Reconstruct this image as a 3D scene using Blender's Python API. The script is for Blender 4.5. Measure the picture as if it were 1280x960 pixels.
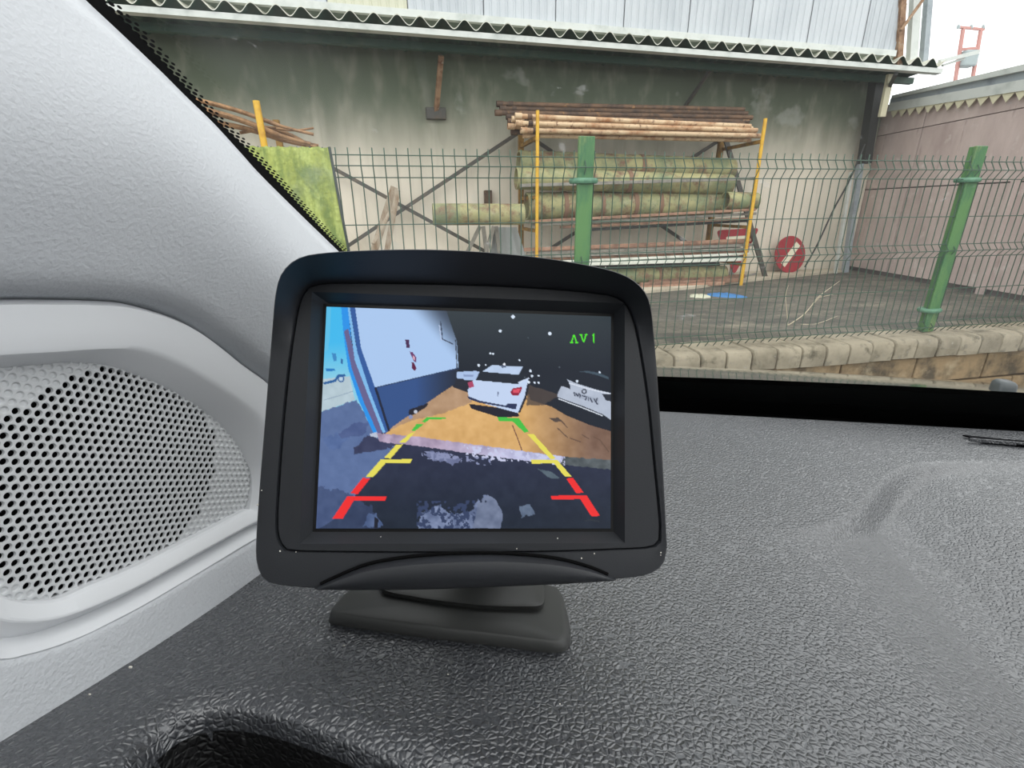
import bpy, math, random
import numpy as np
from mathutils import Vector, Matrix
for o in list(bpy.data.objects): bpy.data.objects.remove(o)
scn = bpy.context.scene; COL = scn.collection
random.seed(7); RNG = np.random.default_rng(7)
V = lambda *a: np.array(a, float)
EZ = V(0, 0, 1)
# ------------------------------------------------------------------ camera
FPX = 600.0; PITCH = math.radians(20.1); ROLL = math.radians(-0.5)
CF = V(0, math.cos(PITCH), -math.sin(PITCH)); U0 = V(0, math.sin(PITCH), math.cos(PITCH)); R0 = V(1, 0, 0)
CR = R0*math.cos(ROLL)+U0*math.sin(ROLL); CU = -R0*math.sin(ROLL)+U0*math.cos(ROLL)
CAM = V(0, 0, 1.25)
cd = bpy.data.cameras.new('camera'); cam = bpy.data.objects.new('camera', cd); COL.objects.link(cam)
cd.sensor_width = 36; cd.lens = 36*FPX/1280; cd.clip_start = .005; cd.clip_end = 500
mw = Matrix.Identity(4)
for i in range(3): mw[i][0] = CR[i]; mw[i][1] = CU[i]; mw[i][2] = -CF[i]; mw[i][3] = CAM[i]
cam.matrix_world = mw; scn.camera = cam
# ------------------------------------------------------------------ light
EXPO = 0.6
scn.view_settings.view_transform = 'Standard'; scn.view_settings.look = 'None'
scn.view_settings.exposure = EXPO; scn.view_settings.gamma = 1; scn.view_settings.use_curve_mapping = False
w = bpy.data.worlds.new('overcast_sky'); scn.world = w; w.use_nodes = True
nt = w.node_tree; bg = nt.nodes['Background']
tc = nt.nodes.new('ShaderNodeTexCoord'); sx = nt.nodes.new('ShaderNodeSeparateXYZ'); rp = nt.nodes.new('ShaderNodeValToRGB')
nt.links.new(tc.outputs['Generated'], sx.inputs[0]); nt.links.new(sx.outputs['Z'], rp.inputs[0]); nt.links.new(rp.outputs[0], bg.inputs['Color'])
rp.color_ramp.elements[0].position = 0; rp.color_ramp.elements[0].color = (.96, .98, 1, 1)
rp.color_ramp.elements[1].position = 1; rp.color_ramp.elements[1].color = (1, 1, 1, 1)
bg.inputs['Strength'].default_value = 1.5
sd = bpy.data.lights.new('veiled_sun', 'SUN'); sd.energy = .35; sd.angle = math.radians(60); sd.color = (1, .97, .92)
so = bpy.data.objects.new('veiled_sun', sd); COL.objects.link(so); so.location = (3, -4, 9)
so.rotation_euler = (math.radians(42), 0, math.radians(28))

# ------------------------------------------------------------------ layout helpers
def ray(x, y): return CF+CR*(x-640)/FPX+CU*(480-y)/FPX
def hit(x, y, P, n):
    d = ray(x, y); t = np.dot(np.asarray(P)-CAM, n)/np.dot(d, n); return CAM+d*t
TH = math.radians(11)
ES = V(math.cos(TH), math.sin(TH), 0); ED = V(-math.sin(TH), math.cos(TH), 0)
def at(x, y, Y0): return hit(x, y, V(0, Y0, 0), ED)
def gd(x, y, z=.48): return hit(x, y, V(0, 0, z), EZ)
def yd(s, Y0, z): return V(0, Y0, 0)+ES*s+EZ*z
def SS(p): return p@ES-(p@ED)*math.tan(TH)
PH = math.radians(13)
HX = V(math.cos(PH), -math.sin(PH), 0); HY = V(math.sin(PH), math.cos(PH), 0)
def car(X, h, z): return CAM+HX*X+HY*h+EZ*z
def tocar(p): q = np.asarray(p)-CAM; return V(q@HX, q@HY, q[2])
TN = HX+.05*EZ; TNu = TN/np.linalg.norm(TN)
def trim(x, y, off=0.): return hit(x, y, CAM-.138*HX+TNu*off, TN)
WK = math.tan(math.radians(36)); WN = WK*HY+EZ; WNu = WN/np.linalg.norm(WN)
def wnd(x, y, off=0.): return hit(x, y, CAM+.15*EZ+WNu*off, WN)
def d1(x, y, off=0.): return hit(x, y, CAM+EZ*(-.0996+off), .3*HY+EZ)
def d2(x, y, off=0.): return hit(x, y, CAM+EZ*(-.1345+off), .03*HY+EZ)

# ------------------------------------------------------------------ mesh helpers
class MB:
    def __init__(s): s.v = []; s.f = []
    def add(s, vs, fs):
        b = len(s.v); s.v += [tuple(float(c) for c in p) for p in vs]; s.f += [tuple(i+b for i in f) for f in fs]; return s
    def box(s, c, size, ax=(V(1, 0, 0), V(0, 1, 0), V(0, 0, 1))):
        c = np.asarray(c, float); a = [np.asarray(ax[i], float)*size[i]/2 for i in range(3)]
        vs = [c+a[0]*i+a[1]*j+a[2]*k for k in (-1, 1) for j in (-1, 1) for i in (-1, 1)]
        return s.add(vs, [(0, 2, 3, 1), (4, 5, 7, 6), (0, 1, 5, 4), (2, 6, 7, 3), (0, 4, 6, 2), (1, 3, 7, 5)])
    def bar(s, p, q, wd, ht, up=EZ):
        p = np.asarray(p, float); q = np.asarray(q, float); d = q-p; L = np.linalg.norm(d); d /= L
        a = np.cross(d, up); 
        if np.linalg.norm(a) < 1e-6: a = np.cross(d, V(0, 1, 0))
        a /= np.linalg.norm(a); b = np.cross(a, d)
        return s.box((p+q)/2, (L, wd, ht), (d, a, b))
    def tube(s, pts, r, n=10, caps=True, arc=(0, 2*math.pi), wall=None):
        pts = [np.asarray(p, float) for p in pts]; m = len(pts)
        rs = r if hasattr(r, '__len__') else [r]*m
        rings = []; a0 = None
        full = abs(arc[1]-arc[0]-2*math.pi) < 1e-6
        for i, p in enumerate(pts):
            d = pts[min(i+1, m-1)]-pts[max(i-1, 0)]; d = d/np.linalg.norm(d)
            if a0 is None:
                a0 = np.cross(d, EZ)
                if np.linalg.norm(a0) < 1e-3: a0 = np.cross(d, V(0, 1, 0))
            a = a0-d*np.dot(a0, d); a /= np.linalg.norm(a); b = np.cross(a, d); a0 = a
            k = n if full else n+1
            def ring(rad): return [p+a*rad*math.cos(arc[0]+(arc[1]-arc[0])*j/n)+b*rad*math.sin(arc[0]+(arc[1]-arc[0])*j/n) for j in range(k)]
            if wall: rings.append(ring(rs[i])+ring(rs[i]-wall)[::-1])
            else: rings.append(ring(rs[i]))
        if wall and full:
            k = n; vs = [v for rg in rings for v in rg]; fs = []; S = 2*k
            for i in range(m-1):
                for j in range(k):
                    j2 = (j+1) % k
                    fs.append((i*S+j, i*S+j2, (i+1)*S+j2, (i+1)*S+j))
                    fs.append((i*S+k+j, i*S+k+j2, (i+1)*S+k+j2, (i+1)*S+k+j))
            for i in (0, m-1):
                for j in range(k):
                    j2 = (j+1) % k; fs.append((i*S+j, i*S+j2, i*S+2*k-1-j2, i*S+2*k-1-j))
            return s.add(vs, fs)
        return s.loft(rings, True, caps)
    def loft(s, rings, closed=True, caps=False):
        m = len(rings); n = len(rings[0]); vs = [v for rg in rings for v in rg]; fs = []
        for i in range(m-1):
            for j in range(n if closed else n-1):
                j2 = (j+1) % n; fs.append((i*n+j, i*n+j2, (i+1)*n+j2, (i+1)*n+j))
        if caps: fs.append(tuple(range(n))[::-1]); fs.append(tuple((m-1)*n+j for j in range(n)))
        return s.add(vs, fs)
    def prism(s, poly, off):
        off = np.asarray(off, float); n = len(poly); poly = [np.asarray(p, float) for p in poly]
        return s.add(poly+[p+off for p in poly], [tuple(range(n))[::-1], tuple(range(n, 2*n))]+[(i, (i+1) % n, n+(i+1) % n, n+i) for i in range(n)])
WLOC = {}
def build(mb, name, m, parent=None, smooth=False, origin=None, bevel=0, kind=None, fix=True):
    vs = np.array(mb.v, float)
    if origin is None: origin = V((vs[:, 0].min()+vs[:, 0].max())/2, (vs[:, 1].min()+vs[:, 1].max())/2, vs[:, 2].min())
    origin = np.asarray(origin, float)
    me = bpy.data.meshes.new(name); me.from_pydata((vs-origin).tolist(), [], mb.f); me.update()
    if fix:
        import bmesh
        bm = bmesh.new(); bm.from_mesh(me); bmesh.ops.recalc_face_normals(bm, faces=bm.faces); bm.to_mesh(me); bm.free()
    if smooth:
        me.shade_smooth(); me.set_sharp_from_angle(angle=math.radians(smooth if smooth is not True else 45))
    if m: me.materials.append(m)
    o = bpy.data.objects.new(name, me); COL.objects.link(o)
    if parent is not None:
        o.parent = parent; o.location = origin-WLOC[parent]
    else: o.location = origin
    WLOC[o] = origin
    if bevel:
        b = o.modifiers.new('bevel', 'BEVEL'); b.width = bevel; b.segments = 2; b.limit_method = 'ANGLE'
    if kind: o['kind'] = kind
    return o
def tag(o, label, cat, group=None):
    o['label'] = label; o['category'] = cat
    if group: o['group'] = group
    return o
def thing(name, label, cat, loc, group=None):
    o = bpy.data.objects.new(name, None); COL.objects.link(o); o.location = loc; o.empty_display_size = .05
    WLOC[o] = np.asarray(loc, float); return tag(o, label, cat, group)
def crom(pts, n, closed=False):
    P = [np.asarray(p, float) for p in pts]; m = len(P); out = []
    segs = m if closed else m-1
    for i in range(segs):
        g = (lambda k: P[k % m]) if closed else (lambda k: P[min(max(k, 0), m-1)])
        a, b, c, d = g(i-1), g(i), g(i+1), g(i+2)
        for j in range(n):
            t = j/n; out.append(.5*((2*b)+(c-a)*t+(2*a-5*b+4*c-d)*t*t+(-a+3*b-3*c+d)*t**3))
    if not closed: out.append(P[-1])
    return out
def sstep(a, b, x): t = np.clip((x-a)/(b-a), 0, 1); return t*t*(3-2*t)
def inpoly(px, py, poly):
    r = np.zeros(np.shape(px), bool); n = len(poly)
    for i in range(n):
        x1, y1 = poly[i]; x2, y2 = poly[(i+1) % n]
        if y1 == y2: continue
        c = ((y1 > py) != (y2 > py)) & (px < (x2-x1)*(py-y1)/(y2-y1)+x1); r ^= c
    return r
# ------------------------------------------------------------------ materials
def lin(c): return tuple(((x/255)/12.92 if x/255 <= .04045 else ((x/255+.055)/1.055)**2.4) for x in c)
def mat(name, col, rough=.6, metal=0., var=(), bump=None, spec=.5, coat=0., rnd=0., leather=None, crough=.05):
    """col: sRGB 0-255; var: (col, scale, lo, hi[, stretch xyz]) noise layers; bump: (scale, strength, distance)"""
    m = bpy.data.materials.new(name); m.use_nodes = True; t = m.node_tree; N = t.nodes; L = t.links
    p = N['Principled BSDF']; p.inputs['Roughness'].default_value = rough; p.inputs['Metallic'].default_value = metal
    p.inputs['Specular IOR Level'].default_value = spec; p.inputs['Coat Weight'].default_value = coat; p.inputs['Coat Roughness'].default_value = crough
    co = N.new('ShaderNodeTexCoord').outputs['Object']
    if rnd:
        oi = N.new('ShaderNodeObjectInfo'); va = N.new('ShaderNodeVectorMath'); va.operation = 'ADD'
        sc = N.new('ShaderNodeVectorMath'); sc.operation = 'SCALE'; cb = N.new('ShaderNodeCombineXYZ')
        for i in range(3): L.new(oi.outputs['Random'], cb.inputs[i])
        L.new(cb.outputs[0], sc.inputs[0]); sc.inputs['Scale'].default_value = 37.; L.new(co, va.inputs[0]); L.new(sc.outputs[0], va.inputs[1]); co = va.outputs[0]
    rgb = N.new('ShaderNodeRGB'); rgb.outputs[0].default_value = (*lin(col), 1); cur = rgb.outputs[0]
    for lay in var:
        c2, sc_, lo, hi = lay[:4]
        mp = N.new('ShaderNodeMapping'); L.new(co, mp.inputs[0])
        if len(lay) > 4: mp.inputs['Scale'].default_value = lay[4]
        nz = N.new('ShaderNodeTexNoise'); nz.inputs['Scale'].default_value = sc_; nz.inputs['Detail'].default_value = 6; nz.inputs['Roughness'].default_value = .65
        L.new(mp.outputs[0], nz.inputs[0])
        mr = N.new('ShaderNodeMapRange'); mr.inputs[1].default_value = lo; mr.inputs[2].default_value = hi; L.new(nz.outputs[0], mr.inputs[0])
        mx = N.new('ShaderNodeMix'); mx.data_type = 'RGBA'; L.new(mr.outputs[0], mx.inputs[0]); L.new(cur, mx.inputs[6]); mx.inputs[7].default_value = (*lin(c2), 1); cur = mx.outputs[2]
    if rnd:
        hs = N.new('ShaderNodeHueSaturation'); mr = N.new('ShaderNodeMapRange'); mr.inputs[3].default_value = 1-rnd; mr.inputs[4].default_value = 1+rnd
        L.new(oi.outputs['Random'], mr.inputs[0]); L.new(mr.outputs[0], hs.inputs['Value']); L.new(cur, hs.inputs['Color']); cur = hs.outputs[0]
    L.new(cur, p.inputs['Base Color'])
    if bump:
        nz = N.new('ShaderNodeTexNoise'); nz.inputs['Scale'].default_value = bump[0]; nz.inputs['Detail'].default_value = 3
        L.new(co, nz.inputs[0]); b = N.new('ShaderNodeBump'); b.inputs['Strength'].default_value = bump[1]; b.inputs['Distance'].default_value = bump[2]
        L.new(nz.outputs[0], b.inputs['Height']); L.new(b.outputs[0], p.inputs['Normal'])
    if leather:
        sc_, st, ds = leather
        nz = N.new('ShaderNodeTexNoise'); nz.inputs['Scale'].default_value = sc_*.8; nz.inputs['Detail'].default_value = 2; L.new(co, nz.inputs[0])
        mm = N.new('ShaderNodeMix'); mm.data_type = 'RGBA'; mm.blend_type = 'LINEAR_LIGHT'; mm.inputs[0].default_value = .30/sc_
        L.new(co, mm.inputs[6]); L.new(nz.outputs['Color'], mm.inputs[7])
        vo = N.new('ShaderNodeTexVoronoi'); vo.feature = 'DISTANCE_TO_EDGE'; vo.inputs['Scale'].default_value = sc_; L.new(mm.outputs[2], vo.inputs['Vector'])
        mr = N.new('ShaderNodeMapRange'); mr.interpolation_type = 'SMOOTHSTEP'; mr.inputs[1].default_value = 0; mr.inputs[2].default_value = .32; L.new(vo.outputs['Distance'], mr.inputs[0])
        b = N.new('ShaderNodeBump'); b.inputs['Strength'].default_value = st; b.inputs['Distance'].default_value = ds
        L.new(mr.outputs[0], b.inputs['Height']); L.new(b.outputs[0], p.inputs['Normal']); L.new(b.outputs[0], p.inputs['Coat Normal'])
    m['bsdf'] = p.name
    return m
MAT = {}
def K(k, *a, **kw):
    MAT[k] = mat(k, *a, **kw); return MAT[k]
K('plaster', (214, 206, 190), .85, var=[((186, 180, 166), 1.6, .4, .75, (1, 1, .35)), ((150, 146, 132), 9, .56, .8, (2.2, 2.2, .12))], bump=(40, .15, .01))
K('algae_shade_plaster', (214, 206, 190), .85)
K('asphalt', (104, 99, 88), .75, var=[((74, 72, 65), 1.7, .42, .6, (1, 3, 1)), ((140, 132, 114), 2.8, .54, .74, (1, 2.2, 1)), ((60, 60, 55), 28, .5, .72)], bump=(60, .3, .01))
K('concrete', (190, 180, 160), .85, var=[((150, 140, 120), 3, .45, .7), ((110, 104, 92), 14, .6, .8)], bump=(50, .3, .01))
K('kerb_stone', (156, 147, 127), .9, var=[((122, 114, 96), 5, .45, .7), ((84, 79, 64), 13, .54, .7), ((164, 158, 144), 26, .6, .75)], bump=(60, .3, .006), rnd=.06)
K('retaining', (150, 128, 96), .9, var=[((84, 74, 58), 4, .45, .62), ((178, 162, 132), 6, .55, .75)], bump=(40, .5, .01), rnd=.08)
K('road', (92, 92, 92), .85, var=[((70, 70, 70), 5, .4, .7)], bump=(80, .4, .01))
K('pink_panel', (196, 179, 172), .75, var=[((170, 152, 146), 2.6, .4, .68, (1, 1, .35)), ((210, 200, 194), 7, .58, .74), ((146, 128, 122), 12, .6, .78, (1.5, 1.5, .2))], bump=(30, .15, .01))
K('joint', (98, 90, 88), .85)
K('wire', (44, 74, 58), .5, var=[((60, 84, 66), 30, .5, .7)])
K('green_paint', (78, 122, 66), .55, var=[((42, 96, 62), 6, .42, .58, (1.5, 1.5, .35)), ((136, 152, 84), 7, .54, .7, (1.5, 1.5, .3))], bump=(40, .2, .004))
K('clamp', (92, 138, 108), .55, var=[((70, 112, 90), 30, .4, .7)])
K('yellow_paint', (212, 166, 44), .55, var=[((176, 128, 40), 9, .48, .7), ((120, 84, 40), 30, .66, .76)])
K('old_yellow', (150, 112, 40), .65, var=[((92, 70, 40), 10, .45, .65)])
K('rust_tube', (198, 172, 138), .7, var=[((152, 106, 68), 5, .46, .66), ((96, 58, 36), 26, .56, .68)], rnd=.12)
K('dark_rust', (98, 74, 54), .75, var=[((62, 48, 38), 8, .4, .6), ((156, 116, 70), 14, .6, .74)], rnd=.2)
K('green_pipe', (162, 157, 112), .75, var=[((122, 132, 98), 4, .42, .62), ((120, 92, 72), 9, .48, .66), ((172, 168, 136), 6, .58, .74), ((86, 82, 68), 16, .6, .74)], rnd=.06)
K('pipe_band', (128, 100, 80), .8)
K('brown_bar', (158, 122, 100), .75, var=[((104, 80, 66), 12, .45, .7), ((190, 168, 146), 7, .6, .75)], rnd=.2)
K('grey_bar', (142, 138, 128), .7, var=[((104, 100, 92), 12, .45, .7)], rnd=.2)
K('white_bar', (214, 216, 204), .6, var=[((170, 172, 160), 10, .5, .7)])
K('black_bar', (48, 50, 48), .6)
K('steel_dark', (70, 68, 62), .6, var=[((98, 84, 66), 9, .5, .7)])
K('wood', (152, 140, 122), .85, var=[((118, 96, 72), 18, .45, .65, (1, 1, .15))], rnd=.12)
K('branch', (150, 116, 82), .85, var=[((104, 76, 52), 12, .45, .65)], rnd=.15)
K('dead_twig', (188, 176, 152), .85)
K('moss', (162, 172, 92), .95, var=[((118, 136, 78), 12, .42, .62, (1.6, 1.6, .7)), ((186, 198, 118), 16, .5, .7, (1.5, 1.5, .6)), ((124, 138, 110), 3, .5, .7)], bump=(60, .5, .012))
K('tarp_edge', (66, 74, 70), .8)
K('sign_red', (158, 46, 54), .5, var=[((140, 44, 52), 6, .5, .75)])
K('sign_white', (226, 220, 196), .55)
K('sign_back', (150, 150, 148), .5, metal=.4)
K('blue_rag', (62, 118, 172), .8, bump=(60, .5, .01))
K('paper', (196, 196, 172), .85)
K('fascia', (186, 191, 194), .55, var=[((172, 178, 182), 2.5, .45, .7, (1, 1, .5)), ((150, 156, 160), 5, .58, .8, (2, 2, .15))], rnd=.03)
K('fascia_cream', (190, 190, 168), .55)
K('white_metal', (196, 200, 194), .5, var=[((166, 172, 166), 6, .5, .75)])
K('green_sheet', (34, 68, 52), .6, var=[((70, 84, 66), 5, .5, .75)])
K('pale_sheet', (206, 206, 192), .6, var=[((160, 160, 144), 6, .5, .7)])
K('rust_steel', (150, 120, 92), .8, var=[((96, 62, 40), 9, .45, .65), ((170, 168, 150), 14, .58, .7)])
K('grey_metal', (150, 158, 162), .5, var=[((116, 124, 130), 5, .5, .7)])
K('cream_zig', (206, 200, 170), .6)
K('pylon', (180, 132, 124), .8)
K('transformer', (150, 160, 160), .7)
K('grey_tarp', (150, 154, 152), .7, bump=(20, .4, .02))
# car
K('pillar_plastic', (193, 196, 200), .62, bump=(900, .30, .0009), spec=.35)
K('trim_smooth', (208, 210, 213), .40, spec=.45)
K('trim_grain', (188, 191, 195), .6, bump=(900, .42, .0009), spec=.35)
K('grille_plastic', (190, 192, 194), .5)
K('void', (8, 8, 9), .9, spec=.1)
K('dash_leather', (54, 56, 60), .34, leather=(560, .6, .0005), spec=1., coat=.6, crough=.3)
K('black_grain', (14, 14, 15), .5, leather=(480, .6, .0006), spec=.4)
K('border_gap_black', (6, 6, 7), .6, spec=.3)
K('frit', (18, 22, 22), .2, spec=.5)
K('car_paint', (96, 100, 100), .12, metal=.3, coat=1.)
K('monitor_plastic', (36, 38, 42), .5, bump=(2500, .12, .0003), spec=.45)
K('monitor_black', (14, 14, 15), .45, spec=.4)
K('stand_plastic', (54, 55, 54), .5, bump=(2500, .1, .0003), spec=.45)
K('dust', (214, 210, 200), .9)
K('nozzle', (66, 72, 74), .35)
K('headliner', (168, 166, 160), .9)
K('vent_black', (8, 8, 12), .8, spec=.1)

# algae-streaked wall: growth colour plus painted canopy shade, darker towards the eaves, with streaks running down
def algae_shade(m):
    t = m.node_tree; N = t.nodes; L = t.links; p = N['Principled BSDF']
    ge = N.new('ShaderNodeNewGeometry'); sp = N.new('ShaderNodeSeparateXYZ'); L.new(ge.outputs['Position'], sp.inputs[0])
    def noise(scale, st, det=6):
        mp = N.new('ShaderNodeMapping'); mp.inputs['Scale'].default_value = st; L.new(ge.outputs['Position'], mp.inputs[0])
        n = N.new('ShaderNodeTexNoise'); n.inputs['Scale'].default_value = scale; n.inputs['Detail'].default_value = det; L.new(mp.outputs[0], n.inputs[0]); return n.outputs[0]
    def math_(op, a, b):
        n = N.new('ShaderNodeMath'); n.operation = op
        for i, x in enumerate((a, b)):
            if isinstance(x, (int, float)): n.inputs[i].default_value = x
            else: L.new(x, n.inputs[i])
        return n.outputs[0]
    def rng(x, lo, hi, a=0, b=1):
        n = N.new('ShaderNodeMapRange'); n.interpolation_type = 'SMOOTHSTEP'
        for i, q in zip((1, 2, 3, 4), (lo, hi, a, b)): n.inputs[i].default_value = q
        L.new(x, n.inputs[0]); return n.outputs[0]
    def mixc(f, a, b):
        n = N.new('ShaderNodeMix'); n.data_type = 'RGBA'; L.new(f, n.inputs[0])
        for i, x in ((6, a), (7, b)):
            if isinstance(x, tuple): n.inputs[i].default_value = (*lin(x), 1)
            else: L.new(x, n.inputs[i])
        return n.outputs[2]
    base = mixc(rng(noise(1.6, (1, 1, .4)), .4, .75), (222, 213, 196), (200, 192, 176))
    base = mixc(rng(noise(10, (3, 3, .1)), .52, .8, 0, .3), base, (158, 150, 134))
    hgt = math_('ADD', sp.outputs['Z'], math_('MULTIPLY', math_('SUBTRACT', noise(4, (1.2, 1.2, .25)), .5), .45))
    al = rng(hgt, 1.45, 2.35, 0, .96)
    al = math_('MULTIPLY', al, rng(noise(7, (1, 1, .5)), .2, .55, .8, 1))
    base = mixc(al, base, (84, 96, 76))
    base = mixc(rng(noise(2.6, (1, 1, 1), 8), .62, .72, 0, .35), base, (190, 192, 184))
    L.new(base, p.inputs['Base Color'])
algae_shade(MAT['algae_shade_plaster'])

# ================================================================== STRUCTURE OUTSIDE
YG = .48; FEN = 2.45; WALL = 5.4; XR = 4.29
def struct(o): o['kind'] = 'structure'; return o
mb = MB(); mb.box((0, 8, -.05), (60, 60, .1)); struct(build(mb, 'floor', MAT['road']))
# yard slab, behind the kerb
mb = MB(); mb.prism([yd(-9, FEN-.02, .1), yd(9, FEN-.02, .1), yd(9, WALL+.1, .1), yd(-9, WALL+.1, .1)], EZ*(YG-.1)); struct(build(mb, 'floor_yard', MAT['asphalt']))
mb = MB()
pl = [gd(760, 371), gd(860, 362), gd(940, 352), gd(1000, 346), gd(1056, 340)]
pl = [p*V(1, 1, 0)+EZ*YG for p in pl]
back = [yd(p@ES-WALL*math.sin(TH), WALL-.01, YG) for p in pl]
mb.prism([yd(-4, WALL-.8, YG)]+pl+back[::-1]+[yd(-4, WALL-.01, YG)], EZ*.025); struct(build(mb, 'trim_1', MAT['concrete']))
# kerb: retaining wall with its stones
rw = MB(); rw.prism([yd(-3.2, FEN-.05, 0), yd(6, FEN-.05, 0), yd(6, FEN+.1, 0), yd(-3.2, FEN+.1, 0)], EZ*.36)
rw = struct(build(rw, 'wall_kerb', MAT['retaining']))
s = -3.2; k = 0
while s < 5.6:                                                     # facing blocks of the retaining wall
    for r_ in range(2):
        L_ = .55; off = .27*r_
        b = MB(); b.box(yd(s+off+L_/2, FEN-.065, .09+.18*r_), (L_-.012, .05, .168), (ES, ED, EZ)); build(b, 'wall_block', MAT['retaining'], rw, bevel=.008)
    s += .55
def stone_mesh(L_, seed):
    rg = random.Random(seed); b = MB(); n = 7; rings = []
    prof = [(-.125, 0), (-.128, .06), (-.124, .098), (-.112, .114), (-.08, .12), (.02, .12), (.12, .12), (.12, 0)]
    for i in range(5):
        x = L_*(-.5, -.47, 0, .47, .5)[i]; e = .005 if i in (0, 4) else 0
        rings.append([V(x+(0), d+e*(d < 0)+rg.uniform(-.0015, .0015), z-e*(z > .05)+rg.uniform(-.0015, .0015)) for d, z in prof])
    b.loft(rings, True, True)
    me = bpy.data.meshes.new('kerb_stone'); me.from_pydata([tuple(v) for v in b.v], [], b.f); me.update(); me.shade_smooth(); me.set_sharp_from_angle(angle=math.radians(40)); me.materials.append(MAT['kerb_stone']); return me
sm = [stone_mesh(.152, i) for i in range(5)]
s = -2.4; k = 0
while s < 4.6:
    o = bpy.data.objects.new('kerb_stone', sm[k % 5]); COL.objects.link(o); o.parent = rw
    p = yd(s, FEN+random.uniform(-.006, .006), .368+random.uniform(-.003, .003)); o.location = p-WLOC[rw]; o.rotation_euler = (0, 0, TH+random.uniform(-.015, .015)); s += .16; k += 1
# back wall and right wall
mb = MB(); mb.prism([yd(-7.5, WALL, YG-.1), yd(4.36, WALL, YG-.1), yd(4.36, WALL+.2, YG-.1), yd(-7.5, WALL+.2, YG-.1)], EZ*2.9); struct(build(mb, 'wall_back', MAT['algae_shade_plaster']))
def xr(x, y, X=XR): return hit(x, y, V(X, 0, 0), V(1, 0, 0))
zA = xr(1110, 143); zB = xr(1280, 118)
def zroof(Y): t = (Y-zB[1])/(zA[1]-zB[1]); return zB[2]+(zA[2]-zB[2])*t
mb = MB(); mb.prism([V(XR+.03, 1.8, YG-.1), V(XR+.03, 6.5, YG-.1), V(XR+.03, 6.5, zroof(6.5)+.1), V(XR+.03, 1.8, zroof(1.8)+.1)], V(.15, 0, 0)); wr = struct(build(mb, 'wall_right', MAT['joint']))
ys = [1.8]; jy = xr(1252, 290)[1]
ys = [jy-2.4, jy-1.2, jy, jy+1.2, 6.44]
for i in range(len(ys)-1):
    for (z0, z1) in ((YG+.05, 1.42), (1.432, 2.0), (2.008, 9)):
        a, b_ = ys[i]+.008, ys[i+1]-.008
        za, zb = min(z1, zroof(a)+.1), min(z1, zroof(b_)+.1)
        if za-z0 < .02 and zb-z0 < .02: continue
        m_ = MB(); m_.prism([V(XR, a, z0), V(XR, b_, z0), V(XR, b_, max(zb, z0+.01)), V(XR, a, max(za, z0+.01))], V(.03, 0, 0)); build(m_, 'wall_panel', MAT['pink_panel'], wr)
m_ = MB(); m_.bar(V(XR-.02, jy, YG), V(XR-.02, jy, 2.0), .05, .04, V(1, 0, 0)); build(m_, 'joint_post', MAT['pink_panel'], wr)

# ---- canopy along the back wall with the fascia above
CY = 4.75
ca = at(150, 16, CY); cb = at(1150, 91, CY)
def cz(s): t = (s-SS(ca))/(SS(cb)-SS(ca)); return ca[2]+(cb[2]-ca[2])*t
S0, S1 = -5.2, SS(at(1172, 91, CY))
can = thing('corrugated_canopy', 'corrugated sheet canopy with white edge strips projecting from the stained wall', 'canopy', yd(0, CY, cz(0)))
m_ = MB(); 
for (z0, h_, dy, th_) in ((0, .035, -.06, .02),): m_.prism([yd(S0, CY+dy, cz(S0)), yd(S1, CY+dy, cz(S1)), yd(S1, CY+dy+th_, cz(S1)), yd(S0, CY+dy+th_, cz(S0))], EZ*h_)
m_.prism([yd(S0, CY-.06, cz(S0)), yd(S1, CY-.06, cz(S1)), yd(S1, CY+.02, cz(S1)), yd(S0, CY+.02, cz(S0))], EZ*-.006)
build(m_, 'edge_strip', MAT['white_metal'], can)
per = .176; amp = .033; nS = int((S1-S0)/per*12)
def sheet(Ya, Yb, th_, name, mt):
    rings = []
    for Y in (Ya, Yb):
        rings.append([yd(S0+(S1-S0)*i/nS, Y, cz(S0+(S1-S0)*i/nS)+.038+amp*(1-math.cos(2*math.pi*(S1-S0)*i/nS/per))+th_) for i in range(nS+1)])
    b = MB(); b.loft(rings, False); return b
lo = sheet(CY-.075, WALL+.0, 0, '', None); up = sheet(CY-.075, WALL+.0, .004, '', None)
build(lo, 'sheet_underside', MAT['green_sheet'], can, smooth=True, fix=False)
n0 = len(up.v)//2
b = MB(); b.loft([[V(*lo.v[i]) for i in range(n0)], [V(*lo.v[i])+EZ*.007-ED*.001 for i in range(n0)]], False); build(b, 'sheet_lip', MAT['pale_sheet'], can, fix=False)
build(up, 'sheet_top', MAT['pale_sheet'], can, smooth=True, fix=False)
# purlins under the sheet
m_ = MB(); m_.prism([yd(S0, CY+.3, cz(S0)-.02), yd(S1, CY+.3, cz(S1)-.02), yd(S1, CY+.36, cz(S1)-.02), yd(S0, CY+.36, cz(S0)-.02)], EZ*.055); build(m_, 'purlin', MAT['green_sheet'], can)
fa = thing('fascia_wall', 'white ribbed vertical cladding panels standing above the corrugated canopy', 'cladding', yd(0, CY, cz(0)+.1))
SE = SS(at(1124, 40, CY))
m_ = MB(); m_.prism([yd(S0, CY-.03, cz(S0)+.112), yd(SE, CY-.03, cz(SE)+.112), yd(SE, CY+.02, cz(SE)+.112), yd(S0, CY+.02, cz(S0)+.112)], EZ*.05); build(m_, 'base_strip', MAT['white_metal'], fa)
seam = [SS(at(x, 30, CY)) for x in (511, 605, 700, 787, 870, 948, 1018, 1083)]
pw = (seam[-1]-seam[0])/(len(seam)-1)
edges = [SE]+[seam[-1]-pw*i for i in range(10)]
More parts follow.
